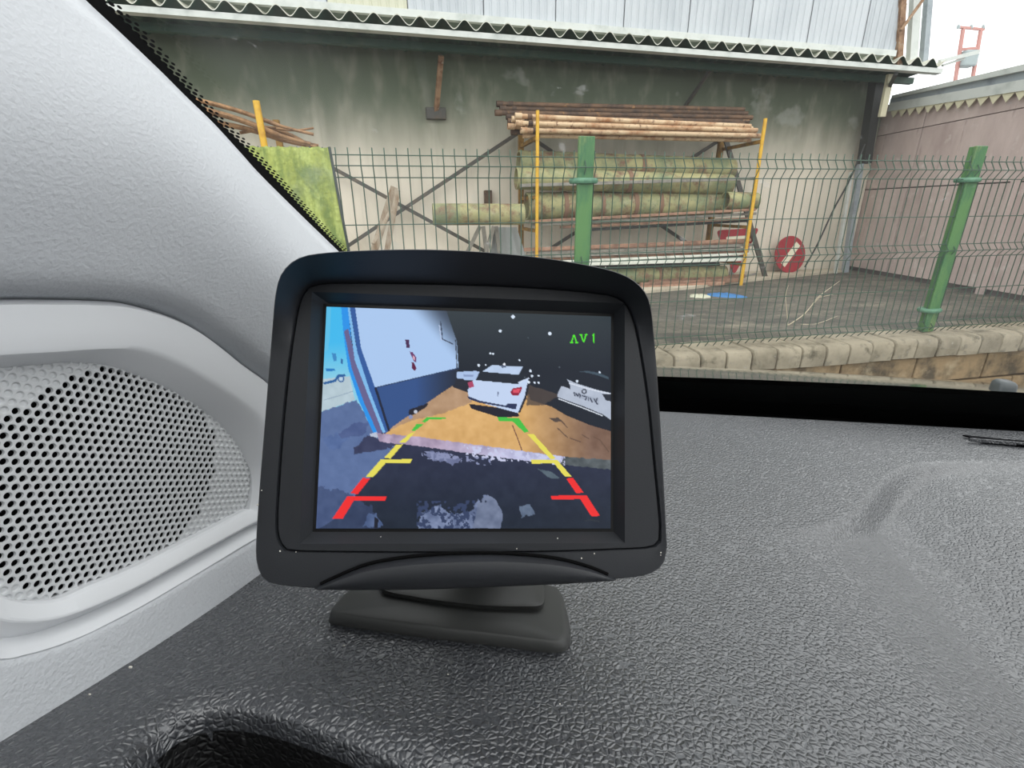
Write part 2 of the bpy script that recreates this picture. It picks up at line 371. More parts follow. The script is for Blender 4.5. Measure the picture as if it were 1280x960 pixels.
for i in range(len(edges)-1):
    b1, a1 = edges[i]-.004, edges[i+1]+.004
    if b1-a1 < .05: continue
    n_ = max(2, int((b1-a1)/.06)); pts = []
    for j in range(n_):                                            # shallow vertical ribs
        x0 = a1+(b1-a1)*j/n_; wd = (b1-a1)/n_
        pts += [(x0, 0), (x0+wd*.6, 0), (x0+wd*.68, .006), (x0+wd*.92, .006)]
    pts.append((b1, 0))
    bot = [yd(x, CY+d, cz(x)+.16) for x, d in pts]; top = [yd(x, CY+d, 4.6) for x, d in pts]
    m_ = MB(); m_.loft([bot, top], False)
    m_.loft([[p+ED*.03 for p in bot], [p+ED*.03 for p in top]], False)
    build(m_, 'fascia_panel', MAT['fascia_cream'] if i == 8 else MAT['fascia'], fa, fix=False)
m_ = MB(); m_.prism([yd(S0, CY+.04, cz(S0)+.15), yd(SE, CY+.04, cz(SE)+.15), yd(SE, CY+.1, cz(SE)+.15), yd(S0, CY+.1, cz(S0)+.15)], EZ*1.9); build(m_, 'backing', MAT['fascia'], fa)
for q, (pa, pb, mt, nm, wd) in enumerate([((1131, -60), (1122, 84), 'rust_steel', 'corner_angle', .06), ((1148, -60), (1139, 84), 'white_metal', 'corner_flashing', .09), ((1165, -60), (1154, 80), 'grey_metal', 'corner_gutter', .06)]):
    m_ = MB(); m_.bar(at(*pa, CY+.06*q), at(*pb, CY+.06*q), wd, .05, ED); build(m_, nm, MAT[mt], fa)
m_ = MB(); m_.tube([at(1168, -20, CY-.05), at(1126, 38, CY-.05)], .014, 8); build(m_, 'stay_rod', MAT['rust_steel'], fa, smooth=True)
for pa, pb, lab in (((545, 142), (552, 64), 'rusty strut with a square wall plate propping the canopy'), ((855, 135), (897, 74), 'thin dark strut propping the canopy above the pipe rack')):
    A = at(*pa, WALL-.03); B = at(*pb, CY+.32); B = A+(B-A)*.93; t = thing('canopy_strut', lab, 'strut', A)
    m_ = MB(); m_.bar(A, B, .045 if pa[0] < 600 else .03, .03); build(m_, 'rod', MAT['rust_steel' if pa[0] < 600 else 'steel_dark'], t)
    if pa[0] < 600:
        m_ = MB(); m_.box(A-ED*.0, (.19, .06, .10), (ES, ED, EZ)); build(m_, 'wall_plate', MAT['steel_dark'], t, bevel=.006)
# ---- corner pieces
A = at(1097, 88, 5.2); B = at(1082, 205, 5.2)
m_ = MB(); m_.bar(at(1098, 85, 5.25), at(1080, 205, 5.25), .10, .1, ED); tag(build(m_, 'corner_gap_shade', MAT['black_bar']), 'black bar standing in for the shaded gap where the two walls meet', 'column')  # black bar stands in for the shade in the gap between the walls
m_ = MB(); m_.bar(at(1075, 205, 5.2), gd(1046, 339)-ED*.12, .06, .05, ED); tag(build(m_, 'downpipe', MAT['grey_metal']), 'grey square drain pipe down the corner below the dark gap bar', 'pipe')
m_ = MB(); m_.bar(at(1064, 215, 5.1), gd(1034, 340)-ED*.12, .03, .03, ED); tag(build(m_, 'conduit', MAT['white_metal']), 'thin pale conduit beside the corner drain pipe', 'conduit')
m_ = MB(); m_.tube(crom([at(1081, 180, 5.0), at(1062, 225, 5.0), at(1042, 262, 5.05), at(1022, 305, 5.1), at(1006, 334, 5.15)], 6), .009, 6); tag(build(m_, 'hanging_cable', MAT['black_bar'], smooth=True), 'black cable hanging slack down the corner of the pale wall', 'cable')
m_ = MB(); m_.bar(at(1113, 93, 4.95), at(1102, 146, 4.95), .07, .03, ED); tag(build(m_, 'end_flashing', MAT['cream_zig']), 'cream upright flashing at the end of the canopy', 'flashing')
m_ = MB(); m_.bar(at(1120, 92, CY-.02), at(1112, 108, CY+.2), .03, .03); 
tag(build(m_, 'end_bracket', MAT['black_bar']), 'short black bracket under the end of the canopy', 'bracket')
m_ = MB(); m_.bar(at(1174, 77, CY), at(1223, 65, CY), .03, .035); m_.bar(at(1178, 82, CY+.02), at(1205, 73, CY+.02), .02, .02)
tag(build(m_, 'gutter_arm', MAT['white_metal']), 'narrow white gutter arm sticking out beyond the canopy end', 'gutter')
# ---- roof edge of the right building
rf = thing('roof_edge', 'white and grey eaves gutter with a toothed strip over the pink wall', 'roof edge', V(XR, 4.5, 2.1))
def run(p1, p2, q1, q2, X, th_, nm, mt):
    a, b_, c_, d_ = xr(*p1, X), xr(*p2, X), xr(*q2, X), xr(*q1, X)
    def ext(p, q, Y): t = (Y-p[1])/(q[1]-p[1]); return p+(q-p)*t
    Y0_, Y1_ = 2.2, max(a[1], d_[1])
    m_ = MB(); m_.prism([ext(a, b_, Y1_), ext(a, b_, Y0_), ext(d_, c_, Y0_), ext(d_, c_, Y1_)], V(th_, 0, 0)); build(m_, nm, MAT[mt], rf)
run((1112, 129), (1280, 99), (1112, 139), (1280, 113), XR-.06, .04, 'lower_strip', 'white_metal')
run((1114, 123), (1280, 88), (1112, 129), (1280, 99), XR-.02, .04, 'gutter', 'grey_metal')
run((1116, 119), (1280, 80), (1114, 123), (1280, 88), XR-.06, .05, 'upper_strip', 'white_metal')
za = xr(1112, 139, XR-.06); zb = xr(1280, 113, XR-.06); Y = za[1]; b = MB()
while Y > 2.4:
    f_ = lambda y: zb[2]+(za[2]-zb[2])*(y-zb[1])/(za[1]-zb[1])
    b.prism([V(XR-.05, Y, f_(Y)), V(XR-.05, Y-.12, f_(Y-.12)), V(XR-.05, Y-.06, f_(Y-.06)-.07)], V(.006, 0, 0)); Y -= .12
build(b, 'toothed_strip', MAT['cream_zig'], rf)
m_ = MB(); m_.prism([V(XR-.02, 2.2, zroof(2.2)+.2), V(XR-.02, 6.3, zroof(6.3)+.2), V(XR+3, 6.3, zroof(6.3)+.75), V(XR+3, 2.2, zroof(2.2)+.75)], EZ*.03); 
# ---- far pylon
PD = 30.
def far(x, y): return hit(x, y, V(0, PD, 0), V(0, 1, 0))
py = thing('power_pylon', 'reddish two-legged power pole carrying a transformer against the sky', 'pylon', far(1208, 110))
for a, b_ in (((1204, 36), (1192, 190)), ((1226, 38), (1211, 190))):
    m_ = MB(); p = far(*b_); p[2] = 0; m_.bar(far(*a), p, .13, .13, V(0, 1, 0)); build(m_, 'leg', MAT['pylon'], py)
m_ = MB(); m_.bar(far(1199, 34), far(1230, 37), .12, .1); build(m_, 'crossarm', MAT['pylon'], py)
m_ = MB(); m_.bar(far(1200, 62), far(1223, 60), .12, .12); build(m_, 'crossarm', MAT['pylon'], py)
m_ = MB(); m_.box(far(1209, 74), (.75, .6, .75)); build(m_, 'transformer', MAT['transformer'], py, bevel=.08)
for x in (1198, 1214, 1229): m_ = MB(); m_.tube([far(x, 36), far(x, 31)], [.09, .05], 8); build(m_, 'insulator', MAT['transformer'], py)

# ================================================================== FENCE
FZ = YG+.015
fen = thing('mesh_fence', 'green welded wire mesh fence with folded ridges between green posts on the kerb', 'fence', yd(.36, FEN, YG))
zs = lambda x, y: at(x, y, FEN)[2]
# horizontal wires at the measured heights; ridges stand out towards the road
HW = [(zs(470, 194), 0), (zs(470, 208), -.028), (zs(470, 222), 0), (zs(470, 281), 0)]
z_lo = [(zs(1155, 306), 0), (zs(1155, 314), -.028), (zs(1155, 322), 0), (zs(1155, 362), 0), (zs(1155, 402), 0), (zs(1155, 408), -.028)]
HW += z_lo
top = HW[0][0]
vp = [(0, top+.03)]+[(d, z) for z, d in sorted(HW, reverse=True)]+[(0, YG+.018)]
def wire_mesh(name, pts, r):
    b = MB(); b.tube(pts, r, 6); me = bpy.data.meshes.new(name); me.from_pydata(b.v, [], b.f); me.update(); me.shade_smooth(); me.materials.append(MAT['wire']); return me
vm = wire_mesh('vertical_wire', [V(0, d, z) for d, z in vp], .0026)
base = np.array([0., 0., 0.])
s = -1.75
while s < 3.9:
    o = bpy.data.objects.new('vertical_wire', vm); COL.objects.link(o); o.parent = fen; o.rotation_euler = (0, 0, TH); o.location = yd(s, FEN, 0)-WLOC[fen]; s += .0515
for z, d in HW:
    m_ = MB(); m_.tube([yd(-1.75, FEN+d-.004, z), yd(3.9, FEN+d-.004, z)], .0026, 6); build(m_, 'horizontal_wire', MAT['wire'], fen)
for (xt, yt, bz) in ((731.5, 171, None), (1220, 183, None)):
    tp = at(xt, yt, FEN+.02); sp_ = SS(tp)
    if xt > 1000: sp_ = (SS(at(1158, 405, FEN+.02))+sp_)/2
    prof = [(-.04, -.03), (.04, -.03), (.04, -.012), (.018, -.006), (.018, .03), (-.018, .03), (-.018, -.006), (-.04, -.012)]
    m_ = MB(); m_.prism([yd(sp_, FEN+.02, YG+.016)+ES*a+ED*b_ for a, b_ in prof], EZ*(tp[2]-YG-.016)); po = build(m_, 'post', MAT['green_paint'], fen, bevel=.004)
    for zc in ((zs(727, 226),) if xt < 1000 else (zs(1210, 225), zs(1165, 388))):
        m_ = MB(); rg = [yd(sp_, FEN+.02, zc)+ES*.066*math.cos(a)+ED*.05*math.sin(a) for a in np.linspace(0, 2*math.pi, 25)[:-1]]
        cen = yd(sp_, FEN+.02, zc); rings = []
        for (sc, dz) in ((1, -.012), (1.08, -.006), (1.1, 0), (1.08, .006), (1, .012), (.8, .013)): rings.append([cen+(p-cen)*sc+EZ*dz for p in rg])
        m_.loft(rings, True, True); build(m_, 'clamp', MAT['clamp'], po, smooth=True)
# moss covered sheet hanging over the fence
tl = at(230, 188, FEN-.04); trp = at(413, 185, FEN-.04); br = at(441, 345, FEN-.04)
nu, nv = 60, 40; vs = []; s0_, s1_, s2_ = SS(tl), SS(trp), SS(br)
g = np.zeros((nv+1, nu+1, 3))
for j in range(nv+1):
    for i in range(nu+1):
        u, v = i/nu, j/nv; sr = s1_+(s2_-s1_)*v; s_ = s0_+(sr-s0_)*u
        z = trp[2]+(br[2]-trp[2])*v
        d = .012*math.sin(u*26+2*math.sin(v*3))*(.3+v)+.006*math.sin(u*61+v*5)
        g[j, i] = yd(s_, FEN-.062+d, z+(.0025*math.sin(u*70)+.002*math.sin(u*157))*(1-v)**6)
for th_ in (0, .012):
    vs += [g[j, i]+ED*th_ for j in range(nv+1) for i in range(nu+1)]
idx = lambda k, j, i: k*(nv+1)*(nu+1)+j*(nu+1)+i
fs = [(idx(k, j, i), idx(k, j, i+1), idx(k, j+1, i+1), idx(k, j+1, i)) for k in (0, 1) for j in range(nv) for i in range(nu)]
fs += [(idx(0, 0, i), idx(0, 0, i+1), idx(1, 0, i+1), idx(1, 0, i)) for i in range(nu)]+[(idx(0, j, nu), idx(0, j+1, nu), idx(1, j+1, nu), idx(1, j, nu)) for j in range(nv)]
m_ = MB(); m_.add(vs, fs); t = thing('mossy_sheet', 'yellow-green moss-covered sheet hanging over the wire fence', 'sheet', yd((s0_+s1_)/2, FEN-.045, .9)); build(m_, 'cloth', MAT['moss'], t, smooth=80)
m_ = MB(); m_.tube([g[j, nu]+ES*.004+V(0, 0, 0) for j in range(nv+1)], .006, 6); build(m_, 'edge_hem', MAT['tarp_edge'], t)

# ================================================================== RACK AND STOCK
FR, RE = 4.56, 5.25
def onz(p, z): q = np.array(p); q[2] = z; return q
rk = thing('storage_rack', 'yellow steel pipe rack with diagonal braces against the pale wall', 'rack', yd(1.2, 4.9, YG))
for (pt, pb, w_) in (((672, 138), (671, 300), .03), ((957, 148), (926, 357), .034), ((320, 126), (331, 215), .05)):
    T_ = at(*pt, FR); B_ = at(*pb, FR); dz = B_-T_; B_ = T_+dz*((YG-T_[2])/dz[2])
    if pt[0] == 320: B_ = onz(T_+ES*.03, YG)
    m_ = MB(); m_.tube([B_, T_], w_/2, 10); build(m_, 'front_post', MAT['yellow_paint'], rk, smooth=True)
for (pt, x2) in (((651, 160), 651), ((903, 165), 890), ((345, 150), 345)):
    T_ = at(*pt, RE); m_ = MB(); m_.bar(onz(T_, YG), T_, .05, .05, ED); build(m_, 'rear_post', MAT['old_yellow'], rk)
for a, b_ in (((405, 204), (606, 314)), ((428, 312), (648, 166)), ((664, 172), (862, 306)), ((903, 173), (686, 312))):
    m_ = MB(); m_.bar(at(*a, RE+.03), at(*b_, RE+.03), .035, .012, ED); build(m_, 'diagonal_brace', MAT['steel_dark'], rk)
m_ = MB(); m_.bar(at(907, 174, RE-.1), gd(957, 348), .05, .02, ED); build(m_, 'leaning_leg', MAT['steel_dark'], rk)
levels = {4: None}
lv = [at(790, 172, FR)[2]-.01, at(800, 243, FR)[2]-.02, at(800, 285, FR)[2]-.01, at(800, 334, FR)[2]-.01]
for z in lv:
    for (fx, rxp) in (((672, 200), (651, 200)), ((945, 230), (897, 230))):
        a = onz(at(*fx, FR), z); b_ = onz(at(*rxp, RE), z); m_ = MB(); m_.bar(a, b_, .03, .03); build(m_, 'arm', MAT['old_yellow'], rk)
m_ = MB(); m_.bar(onz(at(327, 186, FR), 1.50), onz(at(345, 190, RE), 1.50), .03, .03); build(m_, 'arm', MAT['old_yellow'], rk)

def tubeobj(name, mt, p, q, r, label, cat, group, wall=None, n=10, bands=(), collar=None, arc=None):
    b = MB(); p = np.asarray(p); q = np.asarray(q)
    if arc: b.tube([p, q], r, n, False, arc, wall)
    else: b.tube([p, q], r, n, not wall, wall=wall)
    if not bands and not collar: return tag(build(b, name, MAT[mt], smooth=True), label, cat, group)
    t = thing(name, label, cat, p-EZ*r, group); build(b, 'tube', MAT[mt], t, smooth=True)
    for f_ in bands:
        c = p+(q-p)*f_; d = (q-p)/np.linalg.norm(q-p); m2 = MB(); m2.tube([c-d*.02, c+d*.02], r+.006, 18, True); build(m2, 'joint_band', MAT['pipe_band'], t, smooth=True)
    if collar:
        d = (q-p)/np.linalg.norm(q-p); m2 = MB(); m2.tube([p-d*.01, p+d*.05], r*1.25, 10, wall=r*.3); build(m2, 'end_collar', MAT[collar], t, smooth=True)
        m2 = MB(); m2.tube([p+d*.10, p+d*.14], r*1.2, 10); build(m2, 'end_collar', MAT['dark_rust'], t, smooth=True)
    return t
# top shelf: scaffold tubes
i = 0
for (a, b_, Y0, mt, lab) in [
    ((645, 145), (938, 158), FR+.10, 'rust_tube', 'topmost rust-flecked cream scaffold tube in the front row of the rack top'), ((646, 154), (946, 163), FR+.09, 'rust_tube', 'middle rust-flecked cream scaffold tube in the front row of the rack top'), ((652, 163), (950, 170), FR+.08, 'rust_tube', 'lowest rust-flecked cream scaffold tube in the front row of the rack top'),
    ((641, 149), (940, 161), FR+.19, 'rust_tube', 'cream scaffold tube tucked between the topmost and middle front tubes'), ((636, 158), (944, 167), FR+.18, 'rust_tube', 'cream scaffold tube tucked between the middle and lowest front tubes'), ((655, 169), (938, 175), FR+.14, 'rust_tube', 'shaded scaffold tube directly under the lowest front tube'),
    ((622, 130), (930, 137), FR+.34, 'dark_rust', 'dark brown rusted tube at the back of the top rack shelf'), ((626, 136), (934, 142), FR+.32, 'dark_rust', 0), ((620, 141), (940, 147), FR+.3, 'dark_rust', 0),
    ((632, 133), (925, 140), FR+.4, 'dark_rust', 0), ((634, 146), (936, 152), FR+.3, 'dark_rust', 0), ((636, 152), (930, 155), FR+.28, 'dark_rust', 0), ((640, 165), (930, 172), FR+.24, 'dark_rust', 0)]:
    if lab: cur = lab
    tubeobj('scaffold_tube', mt, at(*a, Y0), at(*b_, Y0), .021, cur, 'tube', 'pale scaffold tubes on the top shelf' if mt == 'rust_tube' else 'dark scaffold tubes on the top shelf', wall=.005, collar='rust_tube' if mt == 'rust_tube' else 'dark_rust')
# threaded ends at the right of the dark tubes
# big green pipes
G = 'green_pipe'
tubeobj('drain_pipe', G, at(648, 203, 4.95), at(914, 212, 4.95), .105, 'mottled green half pipe, upper of two under the scaffold tubes', 'pipe', None, wall=.012, n=22, bands=(.55,))
tubeobj('drain_pipe', G, at(645, 223, 4.78), at(912, 231, 4.78), .095, 'mottled green pipe lying just below the upper green half pipe', 'pipe', None, wall=.012, n=22, bands=(.5,))
tubeobj('drain_pipe', G, at(658, 258, 4.85), at(912, 254, 4.85), .125, 'thick pale green pipe with brown rings on the middle shelf', 'pipe', None, wall=.014, n=26, bands=(.17, .34, .5, .62))
tubeobj('drain_pipe', G, at(541, 268, 4.62), at(654, 268, 4.62), .092, 'pale green pipe end sticking out past the left of the rack', 'pipe', None, wall=.01, n=22)
tubeobj('drain_pipe', G, at(906, 251, 4.66), at(944, 252, 4.66), .085, 'short green pipe stub beside the right yellow post', 'pipe', None, wall=.01, n=22)
tubeobj('drain_pipe', G, at(760, 346, 4.75), at(905, 341, 4.75), .075, 'slim bright green pipe lying low on the bottom shelf', 'pipe', None, wall=.01, n=20, bands=(.42,))
tubeobj('drain_pipe', 'black_bar', at(690, 337, 4.85), at(895, 333, 4.85), .07, 'dark pipe behind the slim green pipe on the bottom shelf', 'pipe', None, wall=.01, n=20)
bars = [
 ((650, 232), (946, 223), 4.62, 'grey_bar', .014, 'grey-green rod slanting across the green pipes', None),
 ((662, 277), (944, 262), 4.60, 'brown_bar', .012, 'brown bar touching the underside of the thick green pipe', 'bars under the thick pipe'), ((665, 281), (945, 267), 4.63, 'grey_bar', .012, 'grey bar below the thick green pipe', 'grey bars under the thick pipe'),
 ((700, 284), (940, 273), 4.66, 'brown_bar', .012, 'brown bar below the thick green pipe', 'bars under the thick pipe'), ((740, 287), (935, 276), 4.7, 'black_bar', .012, 'black bar below the thick green pipe', None),
 ((655, 312), (938, 300), 4.60, 'brown_bar', .015, 'topmost brown bar of the low bundle between the yellow posts', 'brown bars in the low bundle'), ((658, 317), (940, 306), 4.62, 'grey_bar', .014, 'grey bar just under the topmost brown bar of the low bundle', 'grey bars in the low bundle'),
 ((670, 316), (930, 303), 4.72, 'brown_bar', .015, 'brown bar in the low bundle between the yellow posts', 'brown bars in the low bundle'), ((665, 321), (936, 311), 4.62, 'grey_bar', .014, 'grey bar in the low bundle between the yellow posts', 'grey bars in the low bundle'),
 ((660, 324), (935, 315), 4.66, 'brown_bar', .014, 'brown bar in the low bundle between the yellow posts', 'brown bars in the low bundle'), ((680, 328), (938, 317), 4.6, 'white_bar', .011, 'thin white bar in the low bundle of the rack', None),
 ((700, 325), (925, 308), 4.76, 'grey_bar', .014, 'grey bar in the low bundle between the yellow posts', 'grey bars in the low bundle'), ((690, 331), (930, 321), 4.68, 'black_bar', .014, 'black bar at the bottom of the low bundle', None),
 ((730, 330), (930, 324), 4.6, 'white_bar', .016, 'broad white gutter strip under the low bundle', None),
 ((800, 356), (925, 350), 4.6, 'brown_bar', .02, 'rust-brown bar lying at the foot of the rack', 'brown bars at the rack foot'), ((810, 352), (930, 345), 4.7, 'brown_bar', .02, 'rust-brown bar lying at the foot of the rack', 'brown bars at the rack foot'), ((800, 360), (905, 354), 4.55, 'brown_bar', .016, 'thin rust-brown bar lying lowest at the foot of the rack', 'brown bars at the rack foot'),
 ((880, 357), (945, 342), 4.72, 'grey_bar', .01, 'thin grey rod at the foot of the right yellow post', None)]
for a, b_, Y0, mt, r, lab, gr in bars:
    m_ = MB(); m_.bar(at(*a, Y0), at(*b_, Y0), r*2, r*2); tag(build(m_, 'metal_bar', MAT[mt], bevel=.003), lab, 'bar', gr)
# sticks on the left bay
for a, b_, Y0, r in (((225, 120), (392, 168), 4.64, .017), ((235, 132), (388, 180), 4.62, .022), ((240, 140), (345, 160), 4.7, .014), ((250, 150), (396, 184), 4.68, .02), ((300, 166), (392, 160), 4.75, .012), ((330, 160), (398, 182), 4.8, .016)):
    A, B = at(*a, Y0), at(*b_, Y0); m_ = MB(); m_.tube(crom([A, A*.6+B*.4+EZ*.015, A*.25+B*.75-EZ*.008, B], 4), [r]*4+[r*.95]*4+[r*.7]*5, 8); tag(build(m_, 'wooden_stick', MAT['branch'], smooth=True), 'brown wooden stick in the loose pile by the short yellow post', 'stick', 'loose sticks on the left bay')
# planks leaning on the cross brace
for a, b_, w_, lab in (((493, 234), (470, 306), .07, 'weathered plank leaning on the cross brace beside a thinner one'), ((497, 238), (484, 312), .05, 'thin weathered plank leaning on the cross brace'), ((489, 262), (466, 305), .03, 'short splintered lath propped between the leaning planks')):
    kd = {'w': 0, 't': .09, 's': .24}[lab[0]]; A = at(*a, 5.15-kd); B = at(*b_, 4.95-kd); d = B-A; B = A+d*((YG-A[2])/d[2]) if lab[0] != 's' else B
    m_ = MB(); m_.bar(A, B, w_, .02, ED); tag(build(m_, 'plank', MAT['wood'], bevel=.003), lab, 'plank')
m_ = MB(); m_.box(at(610, 247, WALL-.05), (.075, .08, .14), (ES, ED, EZ)); tag(build(m_, 'wall_block_bracket', MAT['dark_rust'], bevel=.006), 'small dark brown block on the wall behind the pale pipe end', 'block')
# grey trestle with a grey sheet under the pipe end
t = thing('trestle', 'grey folding trestle half covered by a grey sheet under the pale pipe', 'trestle', onz(at(612, 300, 4.95), YG))
for a, b_ in (((600, 283), (583, 318)), ((604, 283), (610, 330)), ((617, 283), (604, 330)), ((620, 283), (626, 330))):
    A, B = at(*a, 4.95), at(*b_, 4.9); d = B-A; B = A+d*((YG-A[2])/d[2]); m_ = MB(); m_.bar(A, B, .035, .03, ED); build(m_, 'leg', MAT['grey_bar'], t)
m_ = MB(); nn = 14; rings = []
for j in range(9):
    v = j/8; A = at(618, 284, 5.0); B = at(646, 284, 5.0); rings.append([A+(B-A)*(i/nn)+ES*(v*.10*(i/nn-.4)*3)-EZ*v*(A[2]-YG-.01)+ED*(.03*math.sin(i*1.1)*(.2+v)-.1*v) for i in range(nn+1)])
m_.loft(rings, False); m_.loft([[p+ED*.006 for p in r_] for r_ in rings], False); build(m_, 'sheet', MAT['grey_tarp'], t, smooth=80, fix=False)

# ---- road signs leaning on the wall
def disc(c, r, nrm, th_, n=40, sx_=1.):
    nrm = nrm/np.linalg.norm(nrm); a = np.cross(EZ, nrm); a /= np.linalg.norm(a); b = np.cross(nrm, a)
    return [c+a*r*math.cos(2*math.pi*i/n)*sx_+b*r*math.sin(2*math.pi*i/n) for i in range(n)], a, b
c0 = at(988, 318, 5.22); nr = V(.25, -1, .22); nr /= np.linalg.norm(nr); rr = abs(at(988, 294, 5.22)[2]-at(988, 341, 5.22)[2])/2*.98
t = thing('no_entry_sign', 'round red no-entry road sign with tilted white bar leaning on the wall', 'sign', onz(c0, YG))
rg, a_, b2 = disc(c0, rr, nr, .01); m_ = MB(); m_.prism(rg, -nr*.012); build(m_, 'plate', MAT['sign_red'], t)
dv = (at(1001, 303, 5.22)-at(975, 332, 5.22)); dv = dv-nr*(dv@nr); dv /= np.linalg.norm(dv); sv = np.cross(nr, dv)
m_ = MB(); m_.box(c0+nr*.002, (rr*1.5, rr*.34, .004), (dv, sv, nr)); build(m_, 'white_bar', MAT['sign_white'], t)
m_ = MB(); m_.box(c0-nr*.03, (rr*.5, rr*.5, .035), (a_, b2, nr)); build(m_, 'back_bracket', MAT['sign_back'], t)
# triangular give-way sign behind the right end of the rack
P3 = [at(897, 289, 5.05), at(948, 286, 5.05), at(918, 342, 5.05)]; cen = sum(P3)/3; tn = np.cross(P3[1]-P3[0], P3[2]-P3[0]); tn /= np.linalg.norm(tn); tn = -tn if tn[1] > 0 else tn
def rtri(sc):
    pts = []
    for i in range(3):
        p = cen+(P3[i]-cen)*sc; a = cen+(P3[i-1]-cen)*sc; b_ = cen+(P3[(i+1) % 3]-cen)*sc
        for k in range(5):
            tt = k/4; q0 = p+(a-p)*.1; q1 = p+(b_-p)*.1; pts.append((1-tt)**2*q0+2*tt*(1-tt)*p+tt*tt*q1)
    return pts
t = thing('give_way_sign', 'red-bordered triangular road sign standing behind the rack end', 'sign', onz(cen, YG))
o_, i_ = rtri(1.06), rtri(.60); m_ = MB(); m_.loft([o_, i_, [p-tn*.01 for p in i_], [p-tn*.01 for p in o_], o_]); build(m_, 'red_border', MAT['sign_red'], t)
m_ = MB(); m_.prism([p-tn*.003 for p in rtri(.62)], -tn*.006); build(m_, 'white_face', MAT['sign_white'], t)
m_ = MB(); m_.bar(cen-tn*.02, onz(cen-tn*.02, YG), .05, .02, ED); build(m_, 'stand_leg', MAT['sign_back'], t)
# ---- litter and twigs
def blob(name, c, rx, ry, h_, rot, mt, lab, cat):
    m_ = MB(); rg = random.Random(name); rings = []; n = 22; ph = [rg.uniform(.75, 1.2) for _ in range(n)]
    for k, (sc, z) in enumerate(((1, 0), (.92, .5), (.6, .9), (.25, 1.05), (.02, .8))):
        rings.append([c+ES*(rx*sc*ph[i]*math.cos(2*math.pi*i/n+rot))+ED*(ry*sc*ph[i]*math.sin(2*math.pi*i/n))+EZ*(h_*z*rg.uniform(.6, 1.3)) for i in range(n)])
    m_.loft(rings, True, True); tag(build(m_, name, MAT[mt], smooth=80), lab, cat)
c = gd(906, 370)*V(1, 1, 0)+EZ*YG; blob('blue_rag', c, .16, .13, .02, .5, 'blue_rag', 'crumpled bright blue rag on the asphalt by the rack', 'rag')
c = gd(874, 371)*V(1, 1, 0)+EZ*YG; blob('crumpled_paper', c, .08, .09, .02, 0, 'paper', 'crumpled pale litter on the asphalt beside the blue rag', 'litter')
for pts, lab in (([(983, 415), (984, 395), (982, 370), (986, 356)], 'thin upright pale dead twig behind the fence'), ([(984, 414), (1006, 392), (1022, 372), (1035, 362), (1050, 351)], 'long forked pale dead twig rising behind the fence'), ([(1000, 413), (1020, 405), (1047, 395)], 'short pale dead twig lying low behind the fence')):
    m_ = MB(); P = [at(x, y, 2.85) for x, y in pts]; P[0] = onz(P[0], YG+.004); m_.tube(crom(P, 4), [.004-.0028*i/(4*(len(P)-1)) for i in range(4*(len(P)-1)+1)], 6)
    if 'long' in lab: m_.tube([P[1], P[1]+ES*.1+EZ*.12], .002, 5); m_.tube([P[2], P[2]+ES*.14+EZ*.02], .002, 5)
    tag(build(m_, 'dead_twig', MAT['dead_twig'], smooth=True), lab, 'twig')
# ================================================================== CAR
# ---- bonnet seen over the windscreen base
m_ = MB(); rings = []; hs = np.linspace(.47, 1.75, 40); slope0, slope1 = 14., 26.; z = -.157; prev = hs[0]
prof = []
for h_ in hs:
    sl = slope0+(slope1-slope0)*((h_-.47)/1.28)**1.3; z -= (h_-prev)*math.tan(math.radians(sl)); prev = h_; prof.append((h_, z))
for X in np.linspace(-.35, 1.45, 41):
    dz = -.03*((X-.45)/.9)**2; rings.append([car(X, h_, z_+dz) for h_, z_ in prof])
m_.loft(rings, False); m_.loft([[p-EZ*.012 for p in r_] for r_ in rings], False)
bon = tag(build(m_, 'bonnet', MAT['car_paint'], smooth=80, fix=False), 'glossy grey car bonnet reflecting the fence beyond the windscreen', 'bonnet')
m_ = MB(); best = None
for r_ in rings:
    for p in r_[:14]:
        q_ = p-CAM; zz = q_@CF; e_ = math.hypot(640+FPX*(q_@CR)/zz-1243, 480-FPX*(q_@CU)/zz-487)
        if best is None or e_ < best[0]: best = (e_, p)
c_ = best[1]+EZ*.004; NS = np.linalg.norm(c_-CAM)/.72; rings = []
for (sc, zz) in ((1, -.006), (1, .004), (.93, .010), (.75, .0135), (.3, .0145)):
    rings.append([c_+HX*(.0085*NS*sc*math.copysign(abs(math.cos(a))**.5, math.cos(a)))+HY*(.010*NS*sc*math.copysign(abs(math.sin(a))**.6, math.sin(a)))+EZ*zz*.62*NS for a in np.linspace(0, 2*math.pi, 25)[:-1]])
m_.loft(rings, True, True); tag(build(m_, 'washer_nozzle', MAT['nozzle'], smooth=50), 'small grey washer nozzle on the bonnet edge', 'nozzle')

